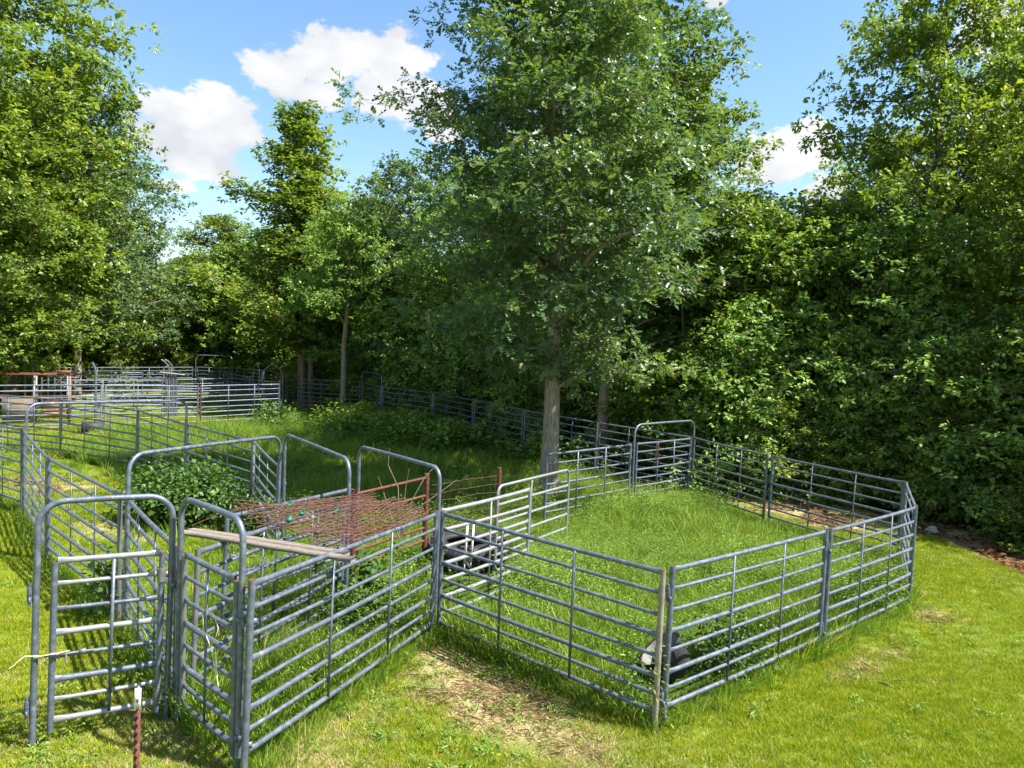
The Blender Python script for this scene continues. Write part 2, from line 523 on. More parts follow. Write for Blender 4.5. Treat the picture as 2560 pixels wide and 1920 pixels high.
def build_ground():
    xs = np.concatenate([[-600, -250, -120, -70], np.arange(-45, -16, 1.0), np.arange(-16, 14, .2), np.arange(14, 46, 1.0), [70, 120, 250, 600]])
    ys = np.concatenate([[-300, -100, -30, -8, -3, 0, 2], np.arange(3, 24, .2), np.arange(24, 60, .7), [70, 90, 130, 250, 600, 1200]])
    X, Y = np.meshgrid(xs, ys)
    nx, ny = len(xs), len(ys)
    near = (np.abs(X) < 45) & (Y > 0) & (Y < 60)
    Z = gz(X, Y) + np.where(near, .035 * (vnoise(X, Y, .9, 1) - .5) + .02 * (vnoise(X, Y, 2.7, 2) - .5), 0)
    i = np.arange(nx - 1)[None] + nx * np.arange(ny - 1)[:, None]
    q = np.stack([i, i + 1, i + 1 + nx, i + nx], -1).reshape(-1, 4)
    m, n, l = new_mat('pasture_ground')
    out = n.new('ShaderNodeOutputMaterial')
    p = n.new('ShaderNodeBsdfPrincipled')
    p.inputs['Roughness'].default_value = .95
    p.inputs['Specular IOR Level'].default_value = .1
    l.new(p.outputs[0], out.inputs[0])
    geo = n.new('ShaderNodeNewGeometry')

    def nz(scale, d=6):
        t = n.new('ShaderNodeTexNoise')
        t.inputs['Scale'].default_value = scale
        t.inputs['Detail'].default_value = d
        t.inputs['Roughness'].default_value = .65
        l.new(geo.outputs['Position'], t.inputs['Vector'])
        return t.outputs[0]

    def mixc(f, a, b):
        x = n.new('ShaderNodeMix')
        x.data_type = 'RGBA'
        l.new(f, x.inputs['Factor'])
        l.new(a, x.inputs['A'])
        l.new(b, x.inputs['B'])
        return x.outputs['Result']
    grass = ramp(n, [(.3, (.08, .12, .014)), (.5, (.13, .18, .018)), (.68, (.18, .20, .03)), (.82, (.22, .20, .06))])
    l.new(nz(5, 8), grass.inputs[0])
    soil = ramp(n, [(.3, (.26, .20, .08)), (.5, (.38, .30, .155)), (.7, (.47, .385, .23))])
    l.new(nz(9, 8), soil.inputs[0])
    litter = ramp(n, [(.3, (.06, .035, .02)), (.5, (.13, .07, .038)), (.7, (.24, .13, .07))])
    l.new(nz(14, 8), litter.inputs[0])
    lush = ramp(n, [(.3, (.03, .065, .012)), (.6, (.06, .105, .018)), (.8, (.10, .13, .03))])
    l.new(nz(6, 8), lush.inputs[0])
    at = n.new('ShaderNodeAttribute')
    at.attribute_name = 'zone'
    sp = n.new('ShaderNodeSeparateColor')
    l.new(at.outputs['Color'], sp.inputs[0])
    c = mixc(sp.outputs[1], grass.outputs[0], lush.outputs[0])
    c = mixc(sp.outputs[2], c, litter.outputs[0])
    c = mixc(sp.outputs[0], c, soil.outputs[0])
    l.new(c, p.inputs['Base Color'])
    b = n.new('ShaderNodeBump')
    b.inputs['Strength'].default_value = .7
    b.inputs['Distance'].default_value = .04
    l.new(nz(30, 6), b.inputs['Height'])
    l.new(b.outputs[0], p.inputs['Normal'])
    me = mesh_np('ground', np.stack([X, Y, Z], -1).reshape(-1, 3), [q], m)
    x, y = X.ravel(), Y.ravel()
    col = np.zeros((len(x), 4), np.float32)
    col[:, 3] = 1
    col[:, 0] = bare_amount(x, y)
    col[:, 1] = np.where(inside(PEN, x, y) | inside(ALLEY, x, y) | inside(FIELD, x, y), 1, 0)
    col[:, 2] = np.where(inside(WOODS, x, y), 1, 0)
    a = me.attributes.new('zone', 'FLOAT_COLOR', 'POINT')
    a.data.foreach_set('color', col.ravel())
    tag(put('ground', me), 'grassy pasture ground with trodden straw patches', None, None, 'structure')


build_ground()


# ------------------------------------------------------------------ steel panels, gates and frames
HP = 1.6
RAILS = [1.565, 1.37, 1.155, .95, .75, .548, .378, .20]
THICK = {0, 3, 5, 7}
cache = {}


def post_mesh(kind, h=HP, r=.029, sink=.06):
    k = ('post', kind, h, r)
    if k not in cache:
        b = MB()
        b.tube([(0, 0, -sink), (0, 0, h)], r, 12, True, mouth=1)
        cache[k] = b.mesh('post', [M[kind], M['rust']])
    return cache[k]


def rail_mesh(kind, L, r, near, var=0):
    k = ('rail', kind, round(L, 2), r, near, var)
    if k not in cache:
        b = MB()
        L = round(L, 2)
        if near:                                   # tube ends are pressed flat where they are welded on
            xs = [.0, .035, .10, L / 2, L - .10, L - .035, L]
            sq = [(.45, 1.35), (.55, 1.28), (1, 1), (1, 1), (1, 1), (.55, 1.28), (.45, 1.35)]
            rb = random.Random(var * 7 + int(L * 100))
            bz, by, kk = rb.uniform(-.014, .004) * L / 3, rb.uniform(-.012, .012) * L / 3, rb.uniform(.3, .7)
            xs = [.0, .035, .10, L * kk * .6, L * kk, L * (kk + 1) / 2, L - .10, L - .035, L]
            sq.insert(3, (1, 1))
            sq.insert(3, (1, 1))
            b.tube([(x, by * math.sin(math.pi * x / L), bz * math.sin(math.pi * (x / L) ** (1.2 - .5 * kk))) for x in xs], r, 10, False, sq)
        else:
            b.tube([(0, 0, 0), (L, 0, 0)], r, 8, False)
        cache[k] = b.mesh('rail', M[kind])
    return cache[k]


def stay_mesh(kind, z0, z1):
    k = ('stay', kind, z0, z1)
    if k not in cache:
        b = MB()
        b.box((0, 0, (z0 + z1) / 2), (.026, .012, z1 - z0))
        cache[k] = b.mesh('upright', M[kind], False)
    return cache[k]


def hinge_mesh():
    if 'hinge' not in cache:
        b = MB()
        for z in (-.065, 0.0):
            b.tube([(0, 0, z), (0, 0, z + .055)], .021, 10)
        b.tube([(0, 0, -.10), (0, 0, .095)], .011, 8)
        b.box((-.03, 0, -.04), (.05, .012, .05))
        b.box((.03, 0, .028), (.05, .012, .05))
        cache['hinge'] = b.mesh('hinge', M['galv'])
    return cache['hinge']


def frame_of(p0, p1, z0=None, z1=None):
    z0 = float(gz(*p0)) if z0 is None else z0
    z1 = float(gz(*p1)) if z1 is None else z1
    dx, dy = p1[0] - p0[0], p1[1] - p0[1]
    L = math.hypot(dx, dy)
    return (p0[0], p0[1], z0), (0, -math.atan2(z1 - z0, L), math.atan2(dy, dx)), L


GRP = 'galvanised pipe panels of the corral'


def panel(label, p0, p1, near=False, kind='galv', kinds=None, rails=RAILS, stays=(1 / 3, 2 / 3), h=HP, hinges=(), seed=0, name='fence_panel', cat='fence panel', group=GRP, dz=0.0, thick=THICK, rr=(.024, .0185)):
    loc, rot, L = frame_of(p0, p1)
    t = thing(name, label, cat, (loc[0], loc[1], loc[2] + dz), rot, group)
    k0, k1 = kinds or (kind, kind)
    put('post', post_mesh(k0, h), t)
    put('post', post_mesh(k1, h), t, (L, 0, 0))
    rnd = random.Random(seed + int(L * 1000))
    for i, z in enumerate(rails):
        r = rr[0] if i in thick else rr[1]
        put('rail', rail_mesh(kind, L - .05, r, near, i % 4), t, (.025, 0, z + rnd.uniform(-.006, .006)), (0, rnd.uniform(-.003, .003), 0))
    for s in stays:
        put('upright', stay_mesh(kind, rails[-1] - .01, rails[0] - .01), t, (L * s, -.024, 0), (0, rnd.uniform(-.008, .008), 0))
    for (x, z, a) in hinges:
        put('hinge', hinge_mesh(), t, (x, 0, z), (0, 0, a))
    return t


def arc_path(L, h, rad, n=7):
    pts = [(0, 0, -.06), (0, 0, h * .5), (0, 0, h - rad)]
    for i in range(1, n):
        a = math.pi / 2 * i / n
        pts.append((rad * (1 - math.cos(a)), 0, h - rad + rad * math.sin(a)))
    pts.append((rad, 0, h))
    pts.append((L / 2, 0, h + .004))
    pts.append((L - rad, 0, h))
    for i in range(1, n):
        a = math.pi / 2 * i / n
        pts.append((L - rad + rad * math.sin(a), 0, h - rad + rad * math.cos(a)))
    pts += [(L, 0, h - rad), (L, 0, h * .5), (L, 0, -.06)]
    return pts


def arch(label, p0, p1, h=2.07, rad=.22, r=.0265, kind='galv', shape='bow', hinges=(), group='overhead pipe bow frames', cat='arch'):
    loc, rot, L = frame_of(p0, p1)
    t = thing('pipe_arch', label, cat, loc, rot, group)
    b = MB()
    if shape == 'bow':
        b.tube(arc_path(L, h, min(rad, L * .45)), r, 10, False, up=(0, 1, 0))
    else:                                           # gabled head
        pts = [(0, 0, -.06), (0, 0, h - .42), (.02, 0, h - .33), (.08, 0, h - .26), (L / 2 - .07, 0, h - .03), (L / 2, 0, h),
               (L / 2 + .07, 0, h - .03), (L - .08, 0, h - .26), (L - .02, 0, h - .33), (L, 0, h - .42), (L, 0, -.06)]
        b.tube(pts, r, 8, False, up=(0, 1, 0))
    put('bow_pipe', b.mesh('bow_pipe', M[kind]), t)
    for (x, z, a) in hinges:
        put('hinge', hinge_mesh(), t, (x, 0, z), (0, 0, a))
    return t


def gate(label, p0, p1, z0=.10, rails=None, near=False, kind='galv', stays=(.5,), h=1.56, latch=None, hinge=None, kinds=None, group=None, rr=(.025, .018), thick=THICK, post_r=.026, rkinds=None, dz=0.0):
    """swinging gate: two stiles, rails, uprights"""
    loc, rot, L = frame_of(p0, p1)
    t = thing('gate', label, 'gate', (loc[0], loc[1], loc[2] + dz), rot, group)
    rails = rails or RAILS
    k0, k1 = kinds or (kind, kind)
    for x, k in ((0, k0), (L, k1)):
        put('stile', post_mesh(k, h - z0, post_r, 0.0), t, (x, 0, z0))
    rnd = random.Random(int(L * 777))
    for i, z in enumerate(rails):
        kk = (rkinds[i % len(rkinds)] if rkinds else kind)
        put('rail', rail_mesh(kk, L - .04, rr[0] if i in thick else rr[1], near), t, (.02, 0, z), (0, rnd.uniform(-.006, .006), 0))
    for s in stays:
        put('upright', stay_mesh(kind, rails[-1], rails[0] - .02), t, (L * s, -.02, 0), (0, rnd.uniform(-.01, .01), 0))
    if latch is not None:
        b = MB()
        x, z = latch
        b.tube([(x - .13, -.03, z), (x + .30, -.03, z)], .011, 8)
        b.tube([(x + .10, -.03, z), (x + .10, -.05, z - .07)], .009, 8)
        b.box((x, -.03, z), (.05, .03, .045))
        b.box((x + .22, -.03, z), (.05, .03, .045))
        put('latch', b.mesh('latch', M['galv_dull']), t)
    if hinge is not None:
        for z in (.28, 1.36):
            b = MB()
            b.tube([(hinge, 0, z - .06), (hinge, 0, z + .06)], .036, 10)
            b.box((hinge + .04, 0, z), (.08, .014, .05))
            put('hinge_sleeve', b.mesh('hinge_sleeve', M['galv_dull']), t)
    return t


P_ = dict(N1=(-3.91, 5.80), N2=(-3.04, 6.32), S1=(-2.93, 6.31), S2=(-2.11, 5.61), A=(-2.03, 5.53), B1=(-.885, 8.60), B2=(-.80, 8.69),
          C1=(1.50, 6.70), C2=(1.605, 6.80), D1=(4.01, 8.855), D2=(4.09, 8.90), E1=(6.20, 10.72), E1b=(6.26, 10.82), E2=(7.36, 13.06), E2b=(7.34, 13.16),
          F2=(5.87, 15.80), F1=(5.76, 15.84), G=(4.74, 18.27), Ha=(2.91, 16.54), H=(2.80, 16.38), I=(.76, 14.32), Gr=(4.66, 18.36),
          R6=(2.54, 20.38), R6b=(2.48, 20.46), R5=(.43, 22.70), R5b=(.37, 22.78), R4=(-1.30, 25.14), R4b=(-1.37, 25.23), R3=(-3.0, 27.5), R3b=(-3.07, 27.58),
          R2=(-5.34, 29.42), R1=(-6.9, 32.28), R0=(-9.84, 33.19), Z=(-4.75, 8.62), Y=(-6.98, 10.70), Yb=(-7.05, 10.77), L1=(-9.03, 13.14),
          Xl=(-9.13, 13.27), Xr=(-7.53, 16.36), m0=(-12.21, 19.2), m1=(-9.55, 18.06), m1b=(-9.48, 18.0), m2=(-7.36, 16.03), m2b=(-7.28, 15.96),
          m3=(-5.1, 14.0), m3b=(-5.04, 13.92), Vl=(-4.62, 8.50), Vr=(-3.70, 11.32), Ul=(-3.71, 11.66), Ur=(-2.11, 9.34), Tl=(-2.27, 10.68), Tr=(-.88, 9.02))
p = P_
HG = math.radians(0)
near_panels = [
    ('grey pipe panel running back along the alley from the bottom edge post pair', 'A', 'B1', ((0, 1.30, 2.4), (0, .30, 2.4)), None),
    ('grey pipe panel behind the straw patch, with tan-stained post at the front corner', 'B2', 'C1', ((0, 1.25, 2.6), (0, .35, 2.6)), ('galv', 'galv_tan')),
    ('grey pipe panel just right of the front corner, black tub behind its left end', 'C2', 'D1', ((-.05, 1.33, 1.2), (-.05, .30, 1.2)), None),
    ('grey pipe panel ending at the far right post over the lawn', 'D2', 'E1', ((-.05, 1.36, 1.2), (-.05, .30, 1.2)), None),
]
for lab, a, b_, hg, ks in near_panels:
    panel(lab, p[a], p[b_], True, hinges=hg, kinds=ks)
panel('grey pipe panel seen almost end-on at the right end of the pen', p['E1b'], p['E2'], True, kinds=('galv', 'galv_dull'))
panel('grey pipe panel at the back right of the pen, in front of the leaf litter', p['E2b'], p['F2'], True)
panel('grey pipe panel at the back of the pen just right of the pink-twine gate', p['F1'], p['G'], True)
panel('grey pipe panel left of the back bow gate, in front of the big oak trunk', p['I'], p['H'], True, kinds=('galv', 'galv_dull'))
panel('grey pipe panel running behind the back bow gate to the second oak trunk', p['Gr'], p['R6'])
panel('grey pipe panel of the back fence directly behind the big oak trunk', p['R6b'], p['R5'], kinds=('galv_dull', 'galv'))
panel('grey pipe panel of the back fence just left of the big oak trunk', p['R5b'], p['R4'])
panel('grey pipe panel of the back fence with its right foot in the weed bank', p['R4b'], p['R3'])
panel('grey pipe panel of the back fence touching the right side of the small bow gate', p['R3b'], p['R2'], kinds=('galv_dull', 'galv'))
panel('grey pipe panel of the back fence behind the slim young tree trunk', p['R1'], p['R0'])
panel('grey pipe panel of the left fence behind the open front gate, vine at its foot', p['Z'], p['Y'], True, kinds=('galv_dull', 'galv'))
panel('grey pipe panel of the left fence between the long bow frame and the tan post', p['Yb'], p['L1'], True, kinds=('galv_dull', 'galv'))
panel('grey pipe panel of the left fence cut by the left picture edge', (-9.22, 13.36), (-11.7, 15.15), True)
panel('grey pipe panel between the left fence post and the side gate frame', (-4.52, 8.38), (-2.99, 6.40), True)
panel('dark grey pipe panel of the inner fence at its left end', p['m0'], (-15.1, 20.2))
panel('dark grey pipe panel of the inner fence beside the rust-streaked post', p['m0'], p['m1'], kinds=('galv_dull', 'galv_dull'))
panel('dark grey pipe panel of the inner fence between its middle posts', p['m1b'], p['m2'])
panel('dark grey pipe panel of the inner fence rising out of the leafy bush', p['m2b'], p['m3'], kinds=('galv', 'galv'))
panel('grey pipe panel joining the inner fence to the tall bow frames', p['m3b'], (-3.74, 11.45), True, kinds=('galv_pale', 'galv'))

# overhead bows
HB = ((.0, 1.28, 0), (.0, .34, 0))
arch('grey pipe bow frame of the front gate at lower left', p['N1'], p['N2'], hinges=((-.045, 1.30, 1.6), (-.045, .34, 1.6)), rad=.2)
arch('grey pipe bow frame of the narrow side gate left of the wood planks', p['S1'], p['S2'], hinges=((-.05, 1.30, 1.6), (-.05, .36, 1.6), (.03 + 1.08, 1.30, .8), (.03 + 1.08, .33, .8)), rad=.17)
arch('grey pipe bow frame nearest the rusty gate, right of the three tall bows', p['Tl'], p['Tr'], rad=.16)
arch('grey pipe bow frame in the middle of the three tall bows behind the wire heap', p['Ul'], p['Ur'], rad=.2, hinges=((-.045, 1.2, 1.6),))
arch('grey pipe bow frame reaching over the leafy bush', p['Vl'], p['Vr'], rad=.22)
arch('long grey pipe bow frame across the left pens', p['Xl'], p['Xr'], rad=.22)
arch('grey pipe bow frame of the back gate right of the big oak', p['Ha'], p['G'], h=2.02, rad=.24)
arch('small grey pipe bow frame of the walk gate in the back fence', (-6.80, 32.15), (-5.42, 29.55), rad=.2)
arch('distant tall grey pipe bow frame left of the dark wood', (-19.0, 42.6), (-16.9, 42.9), h=2.3, rad=.3)
arch('narrow grey bow frame beside the twin tree trunks', (-10.65, 35.6), (-10.1, 35.3), h=2.6, rad=.2)
arch('gabled pipe frame of the far walk gate', (-10.8, 30.7), (-10.0, 31.0), h=2.32, shape='gable')
arch('gabled pipe frame turned edge-on beside the far walk gate', (-11.7, 32.1), (-10.95, 30.75), h=2.32, shape='gable')

# gates
gate('grey front gate with pale rails standing inside its bow frame', (-3.80, 5.86), (-3.10, 6.27), near=True, rkinds=['galv_pale', 'galv_pale', 'galv', 'galv_pale', 'galv', 'galv', 'galv_pale', 'galv_pale'], latch=(.0, .77), hinge=.81, stays=(.53,))
gate('grey narrow side gate with yellow twine tied to its rails', (-2.87, 6.26), (-2.17, 5.66), near=True, kinds=('galv_dull', 'galv'), stays=(.5,))
gate('grey gate inside the back bow frame with pink twine hanging from its top rail', (2.99, 16.62), (4.64, 18.18), near=True, stays=(.37, .67))
gate('small grey gate closing the bow in the back fence', (-6.68, 31.95), (-5.5, 29.7), stays=(.5,))
gate('grey gate behind the gabled pipe frame in the far pens', (-10.72, 30.73), (-10.08, 30.97), stays=())
GR = [1.50, 1.25, 1.02, .80, .58, .36, .14]
gate('pale grey gate swung open into the pen behind the corner posts', (-.86, 9.06), (.33, 10.72), near=True, kind='galv_pale', rails=GR, h=1.55, stays=(.52,), rr=(.028, .024))
gate('grey gate hinged under the wire heap at the side gate post', (-2.93, 6.60), (-2.22, 9.52), near=True, kinds=('galv_dull', 'galv'), stays=(.35, .7), h=1.5, rails=[1.47, 1.27, 1.05, .85, .65, .45, .27, .12])
gate('grey gate leaning under the wire heap in the middle of the alley', (-3.22, 8.0), (-2.3, 10.1), near=True, stays=(.35, .7), h=1.52, rails=GR, rr=(.027, .022))
# gate with rounded corners, hinged on the rusty post line


def round_gate():
    p0, p1 = (-.17, 11.1), (1.12, 13.2)
    loc, rot, L = frame_of(p0, p1)
    t = thing('gate', 'pale grey gate with rounded corners beside the rusty post and tyre', 'gate', (loc[0], loc[1], loc[2]), rot)
    b = MB()
    h0, h1, r = .10, 1.46, .13
    pts = []
    for cx, cz, a0 in ((r, h1 - r, 180), (L - r, h1 - r, 90), (L - r, h0 + r, 0), (r, h0 + r, -90)):
        for i in range(7):
            a = math.radians(a0 - 90 * i / 6)
            pts.append((cx + r * math.cos(a), 0, cz + r * math.sin(a)))
    pts.append(pts[0])
    b.tube(pts, .024, 10, False, up=(0, 1, 0))
    put('frame_pipe', b.mesh('frame_pipe', M['galv_pale']), t)
    for z in (1.16, .88, .62, .36):
        put('rail', rail_mesh('galv_pale', L - .03, .023, True), t, (.015, 0, z))
    put('upright', stay_mesh('galv', .12, 1.44), t, (L * .42, -.024, 0))


round_gate()

# ------------------------------------------------------------------ far pens and handling gear
far = [
    ('far grey panel at the left edge in front of the rusty chute', (-16.9, 23.3), (-14.5, 25.08), ('galv', 'galv_pale')),
    ('far grey panel with pale rails left of the brown rusted post', (-14.42, 25.16), (-11.95, 27.0), ('galv_pale', 'galv')),
    ('far grey panel between the brown rusted post and the gabled frame', (-11.86, 27.08), (-9.63, 29.4), ('rust', 'galv')),
    ('far grey panel second row back, left of the ribbed slide gate', (-16.95, 27.28), (-14.5, 29.45), None),
    ('far grey panel second row back, right of the ribbed slide gate', (-14.2, 30.1), (-11.98, 32.5), None),
    ('far grey panel third row back at the left picture edge', (-23.0, 29.2), (-20.65, 30.9), None),
    ('far grey panel third row back, behind the left end of the alley', (-20.1, 31.2), (-17.65, 33.9), None),
    ('far grey panel third row back, ending under the tall distant bow', (-17.5, 34.05), (-15.5, 37.6), None),
    ('farthest grey panel below the overhanging left oak leaves', (-23.3, 35.2), (-21.4, 38.9), None),
    ('farthest grey panel behind the ribbed slide gate', (-21.3, 39.1), (-19.1, 42.4), None),
    ('farthest grey panel seen through the tall distant bow', (-18.95, 42.7), (-16.95, 43.0), None),
    ('farthest grey panel right of the tall distant bow', (-16.8, 43.2), (-14.6, 41.6), None),
    ('farthest grey panel left of the narrow bow by the twin trunks', (-14.5, 41.5), (-12.2, 38.4), None),
    ('slanting far grey panel linking the third and second rows', (-15.4, 37.9), (-12.1, 32.9), None),
    ('far grey panel between the gabled frame and the narrow bow', (-10.35, 31.6), (-10.6, 35.4), None),
]
for i, (lab, a, b_, ks) in enumerate(far):
    panel(lab, a, b_, False, kinds=ks, group='panels of the far pens', seed=i)
panel('far grey panel behind the narrow bow by the twin trunks', (-12.1, 38.3), (-10.2, 36.6), False, group='panels of the far pens')


def slide_gate():
    x, y = -14.33, 29.85
    t = thing('slide_gate', 'ribbed grey steel slide gate with hooked arms standing in the far pens', 'gate', (x, y, float(gz(x, y))), (0, 0, .6))
    for k in range(7):
        b = MB()
        b.tube([(-.21 + k * .07, .03 * (k % 2), 0), (-.21 + k * .07, .03 * (k % 2), 1.86)], .031, 8)
        put('rib', b.mesh('rib', M['galv_dull' if k % 3 == 1 else 'galv']), t)
    for k, (dx, dy) in enumerate(((-.1, 0), (.06, .1))):
        b = MB()
        b.tube([(dx, dy, 1.8), (dx, dy, 2.05), (dx - .06, dy, 2.2), (dx - .2, dy, 2.36), (dx - .3, dy, 2.4)], .03, 8)
        put('arm', b.mesh('arm', M['galv']), t)
    b = MB()
    b.tube([(-.45, -.08, 1.88), (.5, -.08, 1.78)], .03, 8)
    b.tube([(-.3, -.08, 1.5), (-.3, -.08, 2.1), (-.1, -.08, 2.16)], .022, 8)
    put('top_bar', b.mesh('top_bar', M['galv_dull']), t)


def chute():
    """cattle squeeze chute, rusted, at the left edge"""
    x, y = -17.6, 26.2
    t = thing('cattle_chute', 'rusty cattle squeeze chute with yellow door plates in the far left pens', 'chute', (x, y, float(gz(x, y)) - .02), (0, 0, R(38)))
    t.scale = (1, 1, .9)
    for (px, py, m) in ((-1.15, -.4, 'galv_dull'), (.0, -.4, 'galv_dull'), (1.05, -.4, 'rust_yellow'), (-1.15, .4, 'galv'), (.0, .4, 'galv_dull'), (1.05, .4, 'galv')):
        b = MB()
        b.box((px, py, 1.0), (.06, .06, 2.0))
        put('post', b.mesh('post', M[m], False), t)
    for py in (-.4, .4):
        b = MB()
        b.box((-.05, py, 2.04), (2.4, .07, .07))
        put('top_beam', b.mesh('top_beam', M['rust']), t)
    b = MB()
    b.box((.85, -.42, 2.16), (.42, .1, .12))
    b.tube([(.5, -.45, 1.5), (.95, -.45, 2.12)], .02, 6)
    b.tube([(.7, -.45, 2.2), (.7, -.45, 2.45)], .03, 8)
    put('headgate_lever', b.mesh('headgate_lever', M['rust_orange']), t)
    for k, (cx, cz, w, h, m) in enumerate(((.55, .78, .72, .34, 'rust_yellow'), (.55, .42, .72, .3, 'rust_yellow'), (-.55, .6, .95, .95, 'plywood'))):
        b = MB()
        b.box((cx, -.46, cz), (w, .03, h))
        pl = put('side_plate', b.mesh('side_plate', M[m], False), t)
        if m == 'rust_yellow':
            b = MB()
            b.tube([(cx - w / 2, -.48, cz + h / 2), (cx + w / 2, -.48, cz + h / 2)], .025, 6)
            put('edge_rod', b.mesh('edge_rod', M['rust_orange']), pl)
    for z in (1.15, 1.38, 1.6):
        b = MB()
        b.tube([(-1.1, -.47, z), (1.0, -.47, z + .02)], .024, 8)
        put('squeeze_bar', b.mesh('squeeze_bar', M['rust_orange' if z < 1.3 else 'galv_dull']), t)
    for k in range(4):
        b = MB()
        b.tube([(.2 + k * .2, .0, .2), (.2 + k * .2, .0, 1.9)], .03, 8)
        put('head_bar', b.mesh('head_bar', M['galv']), t)


slide_gate()
chute()
for (x, y, h, lab) in ((-15.6, 26.6, 2.3, 'tall grey square post at the right end of the rusty chute'),
                       (-19.3, 28.6, 2.6, 'tall bare steel post rising behind the rusty chute'),
                       (-20.6, 30.0, 2.35, 'tall grey post pairing with the chute behind the oak leaves')):
    t = thing('steel_post', lab, 'post', (x, y, float(gz(x, y))), (0, 0, .5))
    b = MB()
    b.tube([(0, 0, -.1), (0, 0, h - .45), (-.03, 0, h - .2), (-.12, 0, h)], .045, 8)
    put('shaft', b.mesh('shaft', M['galv']), t)
    b = MB()
    b.box((0, 0, .01), (.16, .16, .03))
    put('base_plate', b.mesh('base_plate', M['galv_dull'], False), t)
t = thing('rusty_post', 'brown rusted pipe post leaning at the narrow far bow', 'post', (-10.3, 31.4, float(gz(-10.3, 31.4))), (0.02, .05, 0))
b = MB()
b.tube([(0, 0, -.1), (0, 0, 2.05)], .06, 10, mouth=0)
put('shaft', b.mesh('shaft', [M['rust_orange']]), t)
b = MB()
b.tube([(0, 0, 2.05), (0, 0, 2.09)], .064, 10)
put('cap', b.mesh('cap', M['rust']), t)

# ------------------------------------------------------------------ rusty gate, posts and wire fence by the tyre


def rusty_gate():
    p0, p1 = (-2.24, 10.25), (-1.36, 11.75)
    loc, rot, L = frame_of(p0, p1)
    t = thing('gate', 'rusty brown pipe gate below the right-hand tall bow', 'gate', loc, rot)
    for x in (0, L):
        b = MB()
        b.tube([(x, 0, -.1), (x, 0, 1.5)], .045, 10, mouth=0)
        put('post', b.mesh('post', [M['rust']]), t)
    for z in (1.42, 1.12, .80, .58, .36, .14):
        b = MB()
        b.tube([(.03, 0, z), (L - .03, 0, z + .01)], .024, 8, False)
        put('rail', b.mesh('rail', M['rust']), t)


def wire_fence():
    p0, p1 = (-1.30, 11.82), (-.19, 13.0)
    loc, rot, L = frame_of(p0, p1)
    t = thing('wire_fence', 'rusty woven wire fence with brown pipe post behind the black tyre', 'fence', loc, rot)
    b = MB()
    b.tube([(L, 0, -.1), (L, 0, 1.46)], .043, 10, mouth=0)
    put('post', b.mesh('post', [M['rust']]), t)
    b = MB()
    rnd = random.Random(4)
    for k in range(9):
        z = .12 + k * .145
        b.tube([(x, rnd.uniform(-.02, .02), z + .10 * math.sin(x * 1.3) * .4 + rnd.uniform(-.012, .012)) for x in np.linspace(0, L, 7)], .004, 4, False)
    for x in np.arange(.12, L, .16):
        b.tube([(x + rnd.uniform(-.01, .01), 0, .1), (x, .01, .7), (x + rnd.uniform(-.02, .02), 0, 1.28)], .003, 4, False)
    tag(put('wires', b.mesh('wires', M['rust_wire']), t), kind='stuff')


rusty_gate()
wire_fence()


def tyre():
    x, y = -.66, 11.78
    t = thing('tractor_tyre', 'big black tractor tyre lying flat beside the rusty wire fence', 'tyre', (x, y, float(gz(x, y))), (0, 0, .3))
    n, prof = 40, [(.34, .02), (.38, .0), (.52, .0), (.60, .05), (.62, .14), (.62, .28), (.60, .37), (.52, .42), (.38, .42), (.34, .40), (.36, .34), (.50, .30), (.52, .21), (.50, .12), (.36, .08)]
    v, q = [], []
    k = len(prof)
    for i in range(n):
        a = 2 * math.pi * i / n
        for r, z in prof:
            v.append((r * math.cos(a), r * math.sin(a), z))
    for i in range(n):
        for j in range(k):
            q.append((i * k + j, ((i + 1) % n) * k + j, ((i + 1) % n) * k + (j + 1) % k, i * k + (j + 1) % k))
    put('casing', mesh_np('casing', v, [q], M['rubber']), t)
    b = MB()
    for i in range(22):
        a = 2 * math.pi * i / 22
        for s, z in ((0, .12), (.14, .30)):
            aa = a + s
            rm = Matrix.Rotation(aa, 3, 'Z') @ Matrix.Rotation(.6 if s == 0 else -.6, 3, 'X')
            b.box((.635 * math.cos(aa), .635 * math.sin(aa), z), (.05, .055, .22), rm)
    lug = put('tread_lugs', b.mesh('tread_lugs', M['rubber'], False), t)
    tag(lug, kind='stuff')


tyre()


def tub():
    x, y = 1.98, 7.85
    t = thing('feed_tub', 'tipped black rubber tub half hidden by weeds behind the corner posts', 'tub', (x, y, float(gz(x, y)) + .10), (R(6), R(-40), R(-12)))
    n = 28
    prof = [(0, .02), (.20, .02), (.23, .06), (.255, .3), (.275, .32), (.27, .335), (.245, .32), (.22, .08), (.19, .05), (0, .05)]
    v, q, mi = [], [], []
    k = len(prof)
    for i in range(n):
        a = 2 * math.pi * i / n
        v += [(r * math.cos(a), r * math.sin(a), z) for r, z in prof]
    for i in range(n):
        for j in range(k - 1):
            q.append((i * k + j, ((i + 1) % n) * k + j, ((i + 1) % n) * k + j + 1, i * k + j + 1))
            mi.append(1 if j >= 6 else 0)
    put('bowl', mesh_np('bowl', v, [q], [M['rubber'], M['tub_inside_lit']], midx=mi), t)
    b = MB()
    b.tube([(.26 * math.cos(a), .26 * math.sin(a), .31) for a in np.linspace(-.4, .4, 6)], .014, 6)
    put('handle', b.mesh('handle', M['rubber']), t)


tub()

